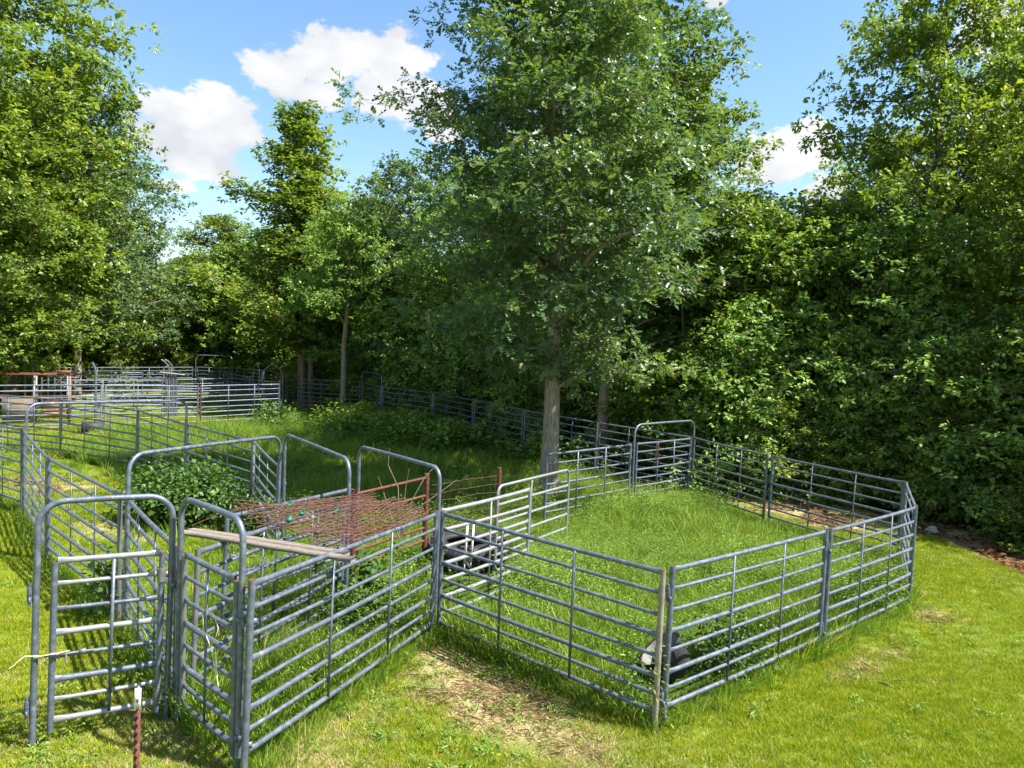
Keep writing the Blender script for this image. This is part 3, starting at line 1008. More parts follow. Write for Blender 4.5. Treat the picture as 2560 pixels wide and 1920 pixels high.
# white pegs standing on the open gate
for k, (x, y, lab) in enumerate(((-.62, 10.75, 'left of two short white stakes in front of the black tyre'), (-.53, 10.85, 'right of two short white stakes in front of the black tyre'))):
    b = MB()
    b.box((0, 0, .24), (.035, .02, .6))
    v = b.v[0]
    v[4:, 0] *= .8
    o = put('stake', b.mesh('stake', M['white_paint'], False), None, (x, y, float(gz(x, y)) + .38), (0.05, .03, .3))
    b2 = MB()
    b2.box((0, 0, -.3), (.02, .012, .5))
    put('stake_foot', b2.mesh('stake_foot', M['galv_dull'], False), o)
    tag(o, lab, 'stake')

# t-post in the foreground


def t_post():
    x, y = -2.42, 4.62
    t = thing('t_post', 'rusty steel fence post with white tip at the bottom edge', 'post', (x, y, float(gz(x, y))), (.02, .01, .35))
    for z0, z1, m in ((-.2, 1.02, 'rust'), (1.02, 1.17, 'white_paint')):
        b = MB()
        c = (z0 + z1) / 2
        b.box((0, 0, c), (.038, .006, z1 - z0))
        b.box((0, .0195, c), (.006, .033, z1 - z0))
        put('shaft' if m == 'rust' else 'painted_tip', b.mesh('shaft', M[m], False), t)
    b = MB()
    for z in np.arange(.1, 1.12, .055):
        b.box((0, -.007, z), (.012, .009, .022))
    tag(put('studs', b.mesh('studs', M['rust'], False), t), kind='stuff')


t_post()

# ------------------------------------------------------------------ wire heap and planks on top of the alley


def wire_heap():
    rnd = random.Random(12)
    c = Vector((-2.0, 7.9, 1.78))
    o = None
    b = MB()
    cor = [np.array(k) for k in ((-3.25, 8.35), (-2.0, 9.3), (-.95, 8.5), (-1.65, 6.85))]     # left, back, right, front

    def surf(u, v, lift, s):
        p = cor[0] * (1 - u) * (1 - v) + cor[1] * (1 - u) * v + cor[2] * u * v + cor[3] * u * (1 - v)
        z = 1.66 + lift + .05 * math.sin(u * 7 + s) * math.sin(v * 5 + s) + .03 * math.sin(u * 13 + v * 9 + s)
        return (p[0] + .03 * math.sin(v * 9 + s), p[1] + .03 * math.sin(u * 11 + s), z)
    for layer, (lift, s, sh) in enumerate(((.0, 0, 0), (.035, 1.7, .03), (.075, 3.1, -.05))):
        n = 17
        lo, hi = (0, 1) if layer < 2 else (.3, .97)
        for k in range(n + 1):
            t = k / n
            if not lo <= t <= hi:
                continue
            e0, e1 = rnd.uniform(-.06, .06) + sh, 1 + rnd.uniform(-.04, .08) + sh
            b.tube([surf(t, e0 + (e1 - e0) * w, lift, s) for w in np.linspace(0, 1, 9)], .0042, 4, False)
            e0, e1 = rnd.uniform(-.10, .03) + sh + lo * .8, 1 + rnd.uniform(-.03, .05) + sh
            b.tube([surf(e0 + (e1 - e0) * w, t, lift, s) for w in np.linspace(0, 1, 9)], .0042, 4, False)
    for k in range(26):                                         # loose ends sprung out of the sheet
        u, v = rnd.uniform(-.05, .4), rnd.uniform(0, .9)
        p0 = np.array(surf(u, v, .02, 0))
        d = np.array([rnd.uniform(-.5, -.05), rnd.uniform(-.45, .15), rnd.uniform(-.16, .05)])
        b.tube([p0, p0 + d * .5 + [0, 0, rnd.uniform(0, .08)], p0 + d], .0035, 4, False)
    me = b.mesh('wire_mesh', M['rust_wire'])
    me.transform(Matrix.Translation(-c))
    o = put('wire_mesh', me, None, c)
    tag(o, 'tangled sheets of rusty welded wire mesh lying across the alley gates', 'wire mesh')


wire_heap()
for (u, w, z, lab) in (((-3.27, 7.30), (-1.50, 6.66), 1.655, 'weathered grey plank on the alley rails, the one nearer the wire mesh'),
                       ((-3.30, 7.20), (-1.40, 6.46), 1.66, 'weathered grey plank on the alley rails with splintered left end, nearer the camera')):
    dx, dy = w[0] - u[0], w[1] - u[1]
    L = math.hypot(dx, dy)
    n = 12
    b = MB()
    v = []
    rnd = random.Random(int(L * 100))
    for i in range(n + 1):
        x = L * i / n
        sag = -.03 * math.sin(math.pi * i / n) * 0 + rnd.uniform(-.003, .003)
        wd = .045 if i else .028
        for sy, sz in ((-1, -1), (1, -1), (1, 1), (-1, 1)):
            v.append((x + (rnd.uniform(-.04, .02) if i in (0,) else 0), sy * wd, sag + sz * .018))
    q = [(i * 4 + j, i * 4 + 4 + j, i * 4 + 4 + (j + 1) % 4, i * 4 + (j + 1) % 4) for i in range(n) for j in range(4)] + [(3, 2, 1, 0), (n * 4, n * 4 + 1, n * 4 + 2, n * 4 + 3)]
    o = put('plank', mesh_np('plank', v, [q], M['wood'], smooth=False), None, (u[0], u[1], z + .03), (0, R(-.2), math.atan2(dy, dx)))
    tag(o, lab, 'plank')

# green insulator scraps caught in the wire
for k, (x, y) in enumerate(((-2.62, 8.45), (-2.35, 8.05), (-2.0, 8.15), (-2.4, 7.75))):
    b = MB()
    b.box((0, 0, 0), (.05, .03, .04))
    b.tube([(0, 0, .0), (.0, .0, .06)], .014, 8)
    o = put('insulator', b.mesh('insulator', M['green_plastic'], False), None, (x, y, 1.72), (.4 * k, .3, k))
    tag(o, 'small green plastic insulator caught in the rusty wire mesh', 'insulator', 'green insulators in the wire mesh')


def twine(label, pts, r=.0042, mat='twine'):
    P = [Vector(q) for q in pts]
    c = P[0]
    b = MB()
    b.tube([tuple(q - c) for q in P], r, 6)
    o = put('twine', b.mesh('twine', M[mat]), None, c)
    tag(o, label, 'twine')


zN = float(gz(-3.85, 5.84))
twine('yellow twine tied round the latch of the front gate', [(-4.02, 5.68, zN + .72), (-3.99, 5.70, zN + .74), (-3.97, 5.71, zN + .77), (-3.93, 5.74, zN + .80), (-3.83, 5.80, zN + .78), (-3.74, 5.83, zN + .79), (-3.66, 5.90, zN + .79)])
zS = float(gz(-2.5, 5.95))
twine('yellow twine loop hanging on the narrow side gate', [(-2.30, 5.70, zS + .60), (-2.34, 5.74, zS + .68), (-2.38, 5.79, zS + .84), (-2.46, 5.87, zS + .92), (-2.54, 5.93, zS + 1.02), (-2.55, 5.92, zS + 1.18), (-2.50, 5.88, zS + 1.23), (-2.40, 5.79, zS + 1.22), (-2.34, 5.74, zS + 1.12), (-2.38, 5.77, zS + 1.0), (-2.43, 5.82, zS + .95), (-2.40, 5.79, zS + .84), (-2.36, 5.76, zS + .70)])
zH = float(gz(3.6, 17.2))
twine('pink twine looped over the top rail of the back bow gate', [(3.50, 17.02, zH + .95), (3.52, 17.02, zH + 1.2), (3.54, 17.05, zH + 1.45), (3.56, 17.08, zH + 1.6), (3.60, 17.12, zH + 1.5), (3.60, 17.12, zH + 1.2), (3.63, 17.15, zH + 1.05)], .008, 'rust_wire')

# small dark tank standing by the far pens
t = thing('water_tank', 'small dark tank on the bare strip by the far pens', 'tank', (-14.1, 23.9, float(gz(-14.1, 23.9))), (0, 0, .5))
b = MB()
b.tube([(-.35, 0, .2), (-.33, 0, .2), (.33, 0, .2), (.35, 0, .2)], [.12, .2, .2, .12], 14)
put('drum', b.mesh('drum', M['rubber']), t)
b = MB()
b.box((-.2, 0, .03), (.06, .36, .1))
b.box((.2, 0, .03), (.06, .36, .1))
put('cradle', b.mesh('cradle', M['rust'], False), t)

# stone at the edge of the wood


def stone(x, y, s, seed, lab):
    bm = bmesh.new()
    bmesh.ops.create_icosphere(bm, subdivisions=3, radius=s)
    rnd = np.random.RandomState(seed)
    off = rnd.rand(3) * 9
    for v in bm.verts:
        k = 1 + .35 * math.sin(v.co.x / s * 2 + off[0]) * math.sin(v.co.y / s * 2.3 + off[1]) + .15 * math.sin(v.co.z / s * 5 + off[2])
        v.co *= k
        v.co.z *= .65
    me = bpy.data.meshes.new('stone')
    bm.to_mesh(me)
    bm.free()
    me.materials.append(M['rock'])
    tag(put('stone', me, None, (x, y, float(gz(x, y)) + s * .25)), lab, 'stone')


stone(9.6, 15.9, .14, 3, 'pale field stone at the wood edge right of the pen')


# ------------------------------------------------------------------ leaves
LEAF_OAK_V = np.array([(0, 0, 0), (.30, 0, -.03), (.55, 0, -.05), (.78, 0, -.03), (1, 0, .02),
                       (.26, .20, .05), (.26, -.20, .05), (.52, .36, .10), (.52, -.36, .10), (.80, .27, .08), (.80, -.27, .08)])
LEAF_OAK_F = np.array([(0, 1, 5), (0, 6, 1), (1, 2, 7), (1, 8, 2), (2, 3, 9), (2, 10, 3), (3, 4, 9), (3, 10, 4)])
LEAF_V = np.array([(0, 0, 0), (.45, .30, .07), (.45, -.30, .07), (1, 0, -.02), (.45, 0, -.03)])
LEAF_F = np.array([(0, 4, 1), (0, 2, 4), (4, 3, 1), (4, 2, 3)])


def leaves_mesh(name, pos, axis, normal, length, width, tone, mat, oak=False):
    tv, tf = (LEAF_OAK_V, LEAF_OAK_F) if oak else (LEAF_V, LEAF_F)
    axis = axis / (np.linalg.norm(axis, axis=1)[:, None] + 1e-9)
    side = np.cross(normal, axis)
    side /= np.linalg.norm(side, axis=1)[:, None] + 1e-9
    nor = np.cross(axis, side)
    n, k = len(pos), len(tv)
    V = (pos[:, None] + length[:, None, None] * tv[None, :, 0, None] * axis[:, None]
         + width[:, None, None] * tv[None, :, 1, None] * side[:, None] + length[:, None, None] * tv[None, :, 2, None] * nor[:, None])
    F = (tf[None] + (np.arange(n) * k)[:, None, None]).reshape(-1, 3)
    return mesh_np(name, V.reshape(-1, 3), [F], mat, tone=np.repeat(tone, k), smooth=False)


def tree_meshes(seed, H, base, rad, prof, trunk_r, limbs, per_limb, per_cluster, leaf_len, mat, bark, oak=False,
                cl=(.34, .34, .2), droop=.25, rise=.35, lean=(0, 0), wide=.78, lean_crown=(0, 0), jit=.42):
    """trunk with limbs and twigs, and the leaves that sit on the twigs"""
    r = np.random.RandomState(seed)
    b = MB()
    nz = 11
    zs = np.linspace(-.15, H * .97, nz)
    wob = np.cumsum(r.normal(0, .018 * H / 12, (nz, 2)), 0)
    tp = np.stack([wob[:, 0] + lean[0] * zs / H, wob[:, 1] + lean[1] * zs / H, zs], 1)
    tp[:, :2] -= tp[0, :2]
    tr = trunk_r * (1 - .93 * (np.clip(zs, 0, None) / H) ** .85)
    tr[0] *= 1.12
    b.tube(tp, tr, 14, False)

    def trunk_at(z):
        return np.array([np.interp(z, zs, tp[:, i]) for i in range(3)]), np.interp(z, zs, tr)
    cpos, ctone, cdir = [], [], []
    for k in range(limbs):
        t = (k + r.rand()) / limbs
        t = t ** .9
        zt = base + (H - base) * t
        a = k * 2.39996 + r.normal(0, .35)
        rr = rad * prof(t) * (.93 - .5 * jit + jit * r.rand())
        dx, dy = math.cos(a) * rr + lean_crown[0] * prof(t), math.sin(a) * rr + lean_crown[1] * prof(t)
        z0 = max(base * .75, zt - rise * rr - .2)
        p0, r0 = trunk_at(min(z0, H * .95))
        tip = np.array([dx + np.interp(zt, zs, tp[:, 0]), dy + np.interp(zt, zs, tp[:, 1]), zt + r.normal(0, .25) - droop * rr * (1 - t) * .6])
        n = 6
        w = np.linspace(0, 1, n)
        mid = np.array([0, 0, .12 * rr])
        path = p0 + (tip - p0) * w[:, None] + mid * np.sin(math.pi * w)[:, None] + r.normal(0, .05 * rr / 3, (n, 3)) * (w * (1 - w) * 4)[:, None]
        lr = min(r0 * .5, .02 + .017 * rr)
        b.tube(path, lr * (1 - .85 * w), 6, False)
        lt = r.rand()
        for j in range(max(3, int(per_limb * min(1.15, .25 + .85 * rr / rad)))):
            f = wide ** 0 * (1 - wide * r.rand() ** 1.25)
            f = max(.18, f)
            q = np.array([np.interp(f, w, path[:, i]) for i in range(3)])
            spread = .16 * rr + .28
            d = np.array([r.normal(0, 1), r.normal(0, 1), r.normal(0, .5)])
            c = q + d * spread * .62
            b.tube([q, (q + c) / 2 + [0, 0, .05], c], [.012, .009, .004], 3, False)
            cpos.append(c)
            ctone.append(.55 * r.rand() + .45 * lt)
            out = np.array([dx, dy, .15 * rr]) / (rr + .01)
            cdir.append(out)
    cpos, ctone, cdir = np.array(cpos), np.array(ctone), np.array(cdir)
    ros = max(3, per_cluster // 11)                       # leaf rosettes at the twig ends
    sub = np.repeat(np.arange(len(cpos)), ros)
    so = np.clip(r.normal(0, 1, (len(sub), 3)), -1.5, 1.5)
    spos = cpos[sub] + so * np.array(cl)
    stone_ = ctone[sub] + r.normal(0, .10, len(sub))
    per = per_cluster // ros
    N = len(sub) * per
    ri = np.repeat(np.arange(len(sub)), per)
    idx = sub[ri]
    off = r.normal(0, 1, (N, 3))
    off /= np.linalg.norm(off, axis=1)[:, None] + 1e-6
    off[:, 2] *= .6
    pos = spos[ri] + off * (.16 * leaf_len * (1 + 4.5 * r.rand(N)))[:, None]
    axis = off + cdir[idx] * .35 + r.normal(0, .25, (N, 3)) + [0, 0, -.28]
    nor = np.array([0, 0, 1.0]) + r.normal(0, .42, (N, 3)) + cdir[idx] * .25
    tone = np.clip(.10 + .55 * stone_[ri] + r.normal(0, .13, N), 0, .93)
    odd = r.rand(N)
    tone[odd > .996] = 1.0
    ln = leaf_len * np.clip(r.normal(1, .2, N), .55, 1.5)
    crown = leaves_mesh('crown', pos, axis, nor, ln, ln * (.85 if oak else 1.05), tone, M[mat], oak)
    return b.mesh('trunk', M[bark]), crown


def p_oval(t):
    return (math.sin(math.pi * min(1, (t * .86 + .14))) ** .55)


def p_cone(t):
    return (1 - t) ** 1.1 * 1.05 + .03 if t > .15 else .55 + t * 2.6


def p_col(t):
    return .55 + .45 * math.sin(math.pi * min(1, t * .85 + .12)) if t < .88 else .62 * (1 - t) / .12 + .12


def p_bush(t):
    return math.sqrt(max(.04, 1 - t * t)) * .95


TREES = {}
TREES['main'] = tree_meshes(5, 17.0, 3.5, 3.3, lambda t: (.5 + .5 * min(1, t / .2)) * (1 if t < .34 else 1 - .30 * (t - .34) / .31 if t < .65 else .70 - .55 * ((t - .65) / .35) ** 1.3), .225, 66, 13, 78, .19, 'leaf_oak', 'bark', True, cl=(.36, .36, .2), droop=.3)
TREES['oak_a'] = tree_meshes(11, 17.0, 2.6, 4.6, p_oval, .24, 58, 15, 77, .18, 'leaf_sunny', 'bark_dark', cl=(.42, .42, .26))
TREES['oak_b'] = tree_meshes(23, 15.0, 3.4, 3.9, p_col, .21, 48, 11, 77, .18, 'leaf_oak', 'bark', cl=(.42, .42, .26))
TREES['tall'] = tree_meshes(38, 16.0, 4.6, 3.9, p_cone, .19, 48, 18, 66, .18, 'leaf_sunny', 'bark_pale', cl=(.42, .42, .24), rise=.75, lean=(-.6, 0), jit=.9)
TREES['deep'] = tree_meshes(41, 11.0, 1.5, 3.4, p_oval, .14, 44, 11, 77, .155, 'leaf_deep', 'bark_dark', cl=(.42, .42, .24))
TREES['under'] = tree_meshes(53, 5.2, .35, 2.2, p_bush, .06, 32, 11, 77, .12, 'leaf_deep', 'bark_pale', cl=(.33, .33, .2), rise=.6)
TREES['under_s'] = tree_meshes(59, 5.6, .5, 2.3, p_bush, .06, 32, 11, 77, .13, 'leaf_sunny', 'bark_pale', cl=(.35, .35, .22), rise=.6)
TREES['shrub'] = tree_meshes(67, 3.0, .15, 1.6, p_bush, .035, 26, 10, 66, .105, 'leaf_sunny', 'bark_pale', cl=(.27, .27, .17), rise=.6)
used = {}


def tree(kind, label, x, y, s=1.0, sz=None, rot=0.0, group=None, name='tree', cat='tree', tilt=(0, 0)):
    t = thing(name, label, cat, (x, y, float(gz(x, y))), (tilt[0], tilt[1], rot), group)
    t.scale = (s, s, sz or s)
    put('trunk', TREES[kind][0], t)
    put('crown', TREES[kind][1], t)
    return t


WG = 'trees of the wood behind the pens'
tree('main', 'big oak with grey trunk standing inside the corral, tallest in the middle', .92, 16.5, 1, 1, R(-20), tilt=(0, R(-1.0)), name='oak_tree')
tree('oak_b', 'second oak just behind the back fence, trunk right of the big oak', 2.95, 22.4, 1.03, 1.05, 1.1, WG, 'oak_tree')
tree('tall', 'tall pointed tree with twin grey trunks left of centre', -10.75, 36.5, 1.25, .95, .0, WG)
tree('tall', 'twin stem of the tall pointed tree left of centre', -10.32, 36.6, .9, .74, .3, WG)
# left-hand oaks
tree('oak_a', 'large sunny oak filling the upper left corner', -20.8, 29.5, 1.12, 1.18, .3, WG, 'oak_tree')
tree('oak_a', 'low-branched oak whose leaves hang over the far left pens', -19.6, 25.6, .78, .74, 2.0, WG, 'oak_tree')
tree('oak_b', 'dark leafy oak forming the right edge of the left tree group', -20.6, 33.6, .9, 1.08, 4.2, WG, 'oak_tree')
tree('oak_a', 'rounded sunny tree behind the far pens, left of the sky gap', -20.5, 49.5, .95, .70, 1.0, WG)
tree('deep', 'dark tree at the foot of the left sky gap', -17.0, 48.5, 1.2, 1.0, 3.0, WG)
tree('oak_a', 'bright yellow-green tree low behind the far bow frame', -15.0, 48.5, .75, .62, 5.0, WG)
tree('under_s', 'bushy yellow-green tree left of the twin trunks', -13.9, 45.0, 1.7, 1.5, .7, WG)
tree('under_s', 'bright sapling tree added to lighten the dark hollow right of the back bow gate', 8.9, 22.6, 1.35, 1.5, 1.7, WG)  # added to brighten a dark gap; its bright leaf colour stands in for sun
# middle
tree('oak_a', 'round-topped tree between the pointed tree and the big oak', -7.9, 37.2, .80, .65, 2.6, WG)
tree('oak_b', 'dark oak whose top shows left of the big oak', -4.9, 32.5, .80, .80, 3.3, WG, 'oak_tree')
tree('deep', 'dark tree behind the small bow gate', -6.3, 34.6, .95, .85, 1.9, WG)
tree('deep', 'dark tree left of the big oak trunk behind the fence', -1.6, 28.4, 1.0, .95, .2, WG)
tree('oak_a', 'yellow-green tree behind the right side of the big oak', 5.3, 24.0, .80, .78, 4.0, WG)
tree('deep', 'dark leafy tree behind the back bow gate', 7.4, 24.0, .95, .82, 5.1, WG)
tree('tall', 'slim tree in the dip right of the big oak', 8.6, 27.5, .9, .62, 3.6, WG)
# right
tree('oak_a', 'large oak at right with its crown against the sky', 13.1, 22.6, .83, 1.0, 5.5, WG, 'oak_tree')
tree('oak_a', 'light green oak leaning in from the right picture edge', 14.5, 18.0, .62, .71, 1.7, WG, 'oak_tree')
tree('oak_b', 'dark tall oak in the upper right corner', 20.2, 26.5, 1.0, 1.28, .9, WG, 'oak_tree')
tree('deep', 'dark tree below the large right-hand oak', 10.6, 21.2, .9, .82, 2.9, WG)
tree('deep', 'dark tree at the right picture edge above the lawn', 14.6, 17.2, .75, .70, 4.4, WG)
tree('oak_b', 'mid-green tree between the sky gap and the right-hand oaks', 11.2, 26.0, .85, .62, 2.4, WG)
# slim tree inside the corral
t = tree('under', 'slim young tree standing inside the back fence, bare lower trunk', -7.4, 31.0, 1, 1, 0, None, 'young_tree')
bpy.data.objects.remove([c for c in t.children if c.name.startswith('trunk')][0])
b = MB()
b.tube([(0, 0, -.1), (.05, 0, 1.5), (.02, 0, 3.2), (.14, 0, 4.8), (.16, .05, 6.6), (.1, 0, 8.6)], [.15, .125, .115, .10, .08, .04], 10, False)
b.tube([(.1, 0, 4.0), (-.5, .2, 4.9), (-1.1, .3, 5.3)], [.05, .035, .015], 6, False)
b.tube([(.14, 0, 4.6), (.8, -.1, 5.6), (1.3, 0, 6.3)], [.05, .035, .015], 6, False)
put('trunk', b.mesh('trunk', M['bark_pale']), t)
for c in t.children:
    if c.name.startswith('crown'):
        c.location.z = 4.2

# deep wood: rows of trees that cannot be told apart
rs = np.random.RandomState(77)
DEEP = 'trees of the dark inner wood'
for k, (x0, y0, x1, y1, n, kinds, s0, s1) in enumerate((
        (-26, 53, -4, 45, 10, ('oak_a', 'deep', 'oak_a'), .55, .66), (-4, 40, 12, 31, 8, ('deep', 'oak_b'), .6, .72),
        (12, 30, 24, 21, 6, ('deep', 'oak_b'), .85, 1.0), (-34, 62, 30, 50, 14, ('oak_b', 'deep'), .75, .9), (-30, 28, -24, 44, 6, ('oak_a', 'oak_b'), .95, 1.1))):
    for i in range(n):
        f = (i + .5) / n
        x, y = x0 + (x1 - x0) * f + rs.normal(0, .8), y0 + (y1 - y0) * f + rs.normal(0, .9)
        s = rs.uniform(s0, s1)
        tree(kinds[i % len(kinds)], 'tree deep in the shaded wood behind the front row', x, y, s, s * rs.uniform(.85, 1.0), rs.uniform(0, 6.28), DEEP)
# understorey along the edge of the wood
UND = 'leafy understorey saplings along the wood edge'
edge = [(-12.6, 44.6), (-10.3, 41.6), (-8.6, 38.0), (-7.0, 36.3), (-4.6, 33.6), (-3.2, 32.2), (-1.8, 30.5), (-.4, 28.6), (.4, 25.8), (1.6, 25.6), (4.6, 22.7),
        (5.6, 20.9), (6.6, 20.6), (8.0, 21.4), (9.3, 20.2), (10.9, 19.4), (12.0, 18.2), (12.9, 16.6), (13.6, 15.0), (7.3, 22.6), (4.8, 24.5), (11.9, 20.6)]
for i, (x, y) in enumerate(edge):
    s = rs.uniform(.72, 1.12)
    tree('under_s' if i % 5 in (1, 3) else 'under', 'leafy green understorey sapling at the edge of the wood', x + rs.normal(0, .3), y + rs.normal(0, .3), s, s * rs.uniform(.8, 1.25), rs.uniform(0, 6.28), UND, 'sapling', 'sapling')
for i, (x, y) in enumerate(((-31, 33), (-28.5, 36), (-27, 39.5), (-25.5, 43), (-23.5, 46.5), (-21, 50), (-18, 51), (-15.5, 49.5), (-13.5, 47.5), (-11.5, 45), (-29.5, 40), (-26, 47), (-33, 29), (-22.5, 52))):
    s = rs.uniform(1.05, 1.5)
    tree('under_s', 'sunny leafy thicket tree closing the view behind the far pens', x, y, s, s * rs.uniform(.7, 1.1), rs.uniform(0, 6.28), 'thicket behind the far pens', 'thicket_tree', 'tree')
SHR = 'low shrubs at the foot of the wood'
low = [(-24.5, 34.5), (-25.5, 38), (-23.5, 42.0), (-20.5, 45.5), (-16.5, 47.0), (-13.6, 45.2), (-11.0, 42.0), (-8.4, 36.0), (-5.7, 33.8), (-3.0, 30.6), (-1.3, 28.7), (.5, 26.6), (1.9, 24.6), (5.9, 20.2), (6.9, 19.7),
       (8.2, 19.2), (9.6, 18.6), (10.6, 17.9), (11.3, 16.6), (11.9, 15.2), (12.5, 13.8), (10.4, 19.6)]
for i, (x, y) in enumerate(low):
    s = rs.uniform(.6, 1.0)
    tree('shrub', 'low leafy shrub at the foot of the wood', x + rs.normal(0, .25), y + rs.normal(0, .25), s, s * rs.uniform(.7, 1.1), rs.uniform(0, 6.28), SHR, 'shrub', 'shrub')
# bare thin stems in the shade
b = MB()
b.tube([(0, 0, -.1), (.06, .02, 1.6), (-.04, .05, 3.4), (.1, 0, 5.5)], [.035, .03, .025, .012], 6, False)
stem_me = b.mesh('stem', M['bark_pale'])
b = MB()
b.tube([(.05, .02, 1.7), (.4, .1, 2.4), (.7, .15, 2.7)], [.014, .01, .005], 4, False)
b.tube([(-.02, .04, 2.8), (-.35, -.1, 3.5), (-.5, -.2, 3.9)], [.014, .01, .005], 4, False)
twig_me = b.mesh('twig', M['bark_pale'])
for i in range(34):
    f = rs.rand()
    x, y = -9.5 + 15 * f, 35.5 - 15.8 * f
    x += rs.uniform(.6, 4.5) * .7
    y += rs.uniform(.6, 4.5) * .7
    t = thing('bare_sapling', 'thin bare sapling stem in the dark wood behind the back fence', 'sapling', (x, y, float(gz(x, y))), (rs.normal(0, .05), rs.normal(0, .05), rs.uniform(0, 6.28)), 'bare sapling stems in the shade')
    t.scale = (1, 1, rs.uniform(.8, 1.3))
    put('stem', stem_me, t)
    put('twig', twig_me, t)


# ------------------------------------------------------------------ bush and vines inside the corral
def bush(label, x, y, rx, ry, h, n, leaf, seed, mat='leaf_bush', name='bush', cat='bush', stems=14):
    r = np.random.RandomState(seed)
    t = thing(name, label, cat, (x, y, float(gz(x, y))))
    b = MB()
    ends = []
    for k in range(stems):
        a, q = r.rand() * 6.28, math.sqrt(r.rand())
        e = np.array([math.cos(a) * q * rx, math.sin(a) * q * ry, h * (1.02 - .55 * q * q) * r.uniform(.7, 1.05)])
        b.tube([(e[0] * .15, e[1] * .15, -.03), tuple(e * [.5, .5, .65]), tuple(e)], [.014, .01, .004], 5, False)
        ends.append(e)
    put('stems', b.mesh('stems', M['bark_pale']), t)
    ends = np.array(ends)
    i = r.randint(0, stems, n)
    f = .35 + .7 * r.rand(n) ** .7
    off = r.normal(0, 1, (n, 3)) * [.22 * rx, .22 * ry, .16 * h]
    pos = ends[i] * f[:, None] + off
    pos[:, 2] = np.abs(pos[:, 2]) + .03
    out = pos / (np.linalg.norm(pos, axis=1)[:, None] + .01)
    axis = out * .5 + r.normal(0, .6, (n, 3)) + [0, 0, -.35]
    nor = np.array([0, 0, 1.]) + r.normal(0, .4, (n, 3)) + out * .5
    ln = leaf * np.clip(r.normal(1, .25, n), .5, 1.6)
    put('foliage', leaves_mesh('foliage', pos, axis, nor, ln, ln * 1.35, np.clip(r.normal(.5, .22, n), 0, 1), M[mat]), t)
    return t


bush('broad-leaved green bush under the bow frame at the inner fence', -6.15, 13.35, 1.1, .8, 1.05, 5600, .09, 3, stems=44)
bush('low leafy weeds right of the broad-leaved bush', -4.55, 13.0, .8, .6, .55, 1300, .10, 8, stems=18)
bush('small leafy vine at the foot of the left fence behind the front gate', -4.95, 8.75, .34, .3, .75, 260, .10, 5, stems=9, name='vine', cat='vine')
bush('leafy weeds growing at the rusty gate in the alley', -2.05, 9.75, .45, .4, .62, 420, .11, 6, stems=10, name='weed_clump', cat='weeds')
bush('leafy weeds between the alley gates under the wire mesh', -1.9, 8.9, .6, .45, .42, 420, .09, 7, stems=10, name='weed_clump', cat='weeds')
bush('leafy weeds left of the black tyre', -1.55, 10.9, .55, .35, .4, 380, .09, 9, stems=10, name='weed_clump', cat='weeds')
bush('weeds grown over the black tub at the corner of the pen', 2.6, 8.15, .5, .45, .62, 1100, .06, 10, stems=18, name='weed_clump', cat='weeds')
bush('leafy clump in the grass left of the slim young tree', -9.2, 27.6, 1.0, .8, .8, 1200, .11, 12, stems=16, name='weed_clump', cat='weeds')


def dry_vine():
    x, y = -1.75, 10.9
    t = thing('dead_vine', 'dry brown vine twigs sticking out above the rusty gate', 'vine', (x, y, float(gz(x, y))))
    r = np.random.RandomState(3)
    for k, e in enumerate(((-.1, 0, 2.02), (.62, .1, 1.78), (.2, .1, 1.7), (-.25, -.1, 1.6), (.95, .15, 1.55))):
        b = MB()
        e = np.array(e)
        mid = e * [.45, .45, .7] + r.normal(0, .05, 3)
        b.tube([(.1, 0, .6), tuple(mid), tuple(mid * .4 + e * .6 + r.normal(0, .04, 3)), tuple(e)], [.011, .009, .007, .003], 5, False)
        put('twig', b.mesh('twig', M['bark_pale']), t)


dry_vine()


# ------------------------------------------------------------------ grass, weeds, straw (uncountable ground cover)
def blades(seed, n, rad, h0, h1, w, bend, dry=.06, tone0=.15, tone1=.85, segs=2):
    r = np.random.RandomState(seed)
    a, q = r.rand(n) * 6.28, np.sqrt(r.rand(n)) * rad
    bx, by = np.cos(a) * q, np.sin(a) * q
    h = h0 + (h1 - h0) * r.rand(n)
    da = a + r.normal(0, .9, n)
    bd = bend * h * (.3 + r.rand(n))
    fa = r.rand(n) * 6.28
    wx, wy = np.cos(fa) * w / 2, np.sin(fa) * w / 2
    dx, dy = np.cos(da) * bd, np.sin(da) * bd
    z = np.zeros(n)
    tone = tone0 + (tone1 - tone0) * r.rand(n)
    tone[r.rand(n) < dry] = 1
    if segs == 1:
        V = np.stack([np.stack([bx - wx, by - wy, z], 1), np.stack([bx + wx, by + wy, z], 1), np.stack([bx + dx, by + dy, h], 1)], 1)
        F = np.arange(n * 3).reshape(-1, 3)
        k = 3
    else:
        m = .55
        V = np.stack([np.stack([bx - wx, by - wy, z], 1), np.stack([bx + wx, by + wy, z], 1),
                      np.stack([bx + dx * .3 + wx * .8, by + dy * .3 + wy * .8, h * m], 1), np.stack([bx + dx * .3 - wx * .8, by + dy * .3 - wy * .8, h * m], 1),
                      np.stack([bx + dx, by + dy, h], 1)], 1)
        o = np.arange(n)[:, None] * 5
        F = np.concatenate([o + [0, 1, 2], o + [0, 2, 3], o + [3, 2, 4]])
        k = 5
    return V.reshape(-1, 3), F, np.repeat(tone, k)


def tuft(name, mat, *a, **kw):
    V, F, tn = blades(*a, **kw)
    return mesh_np(name, V, [F], M[mat], tone=tn, smooth=False)


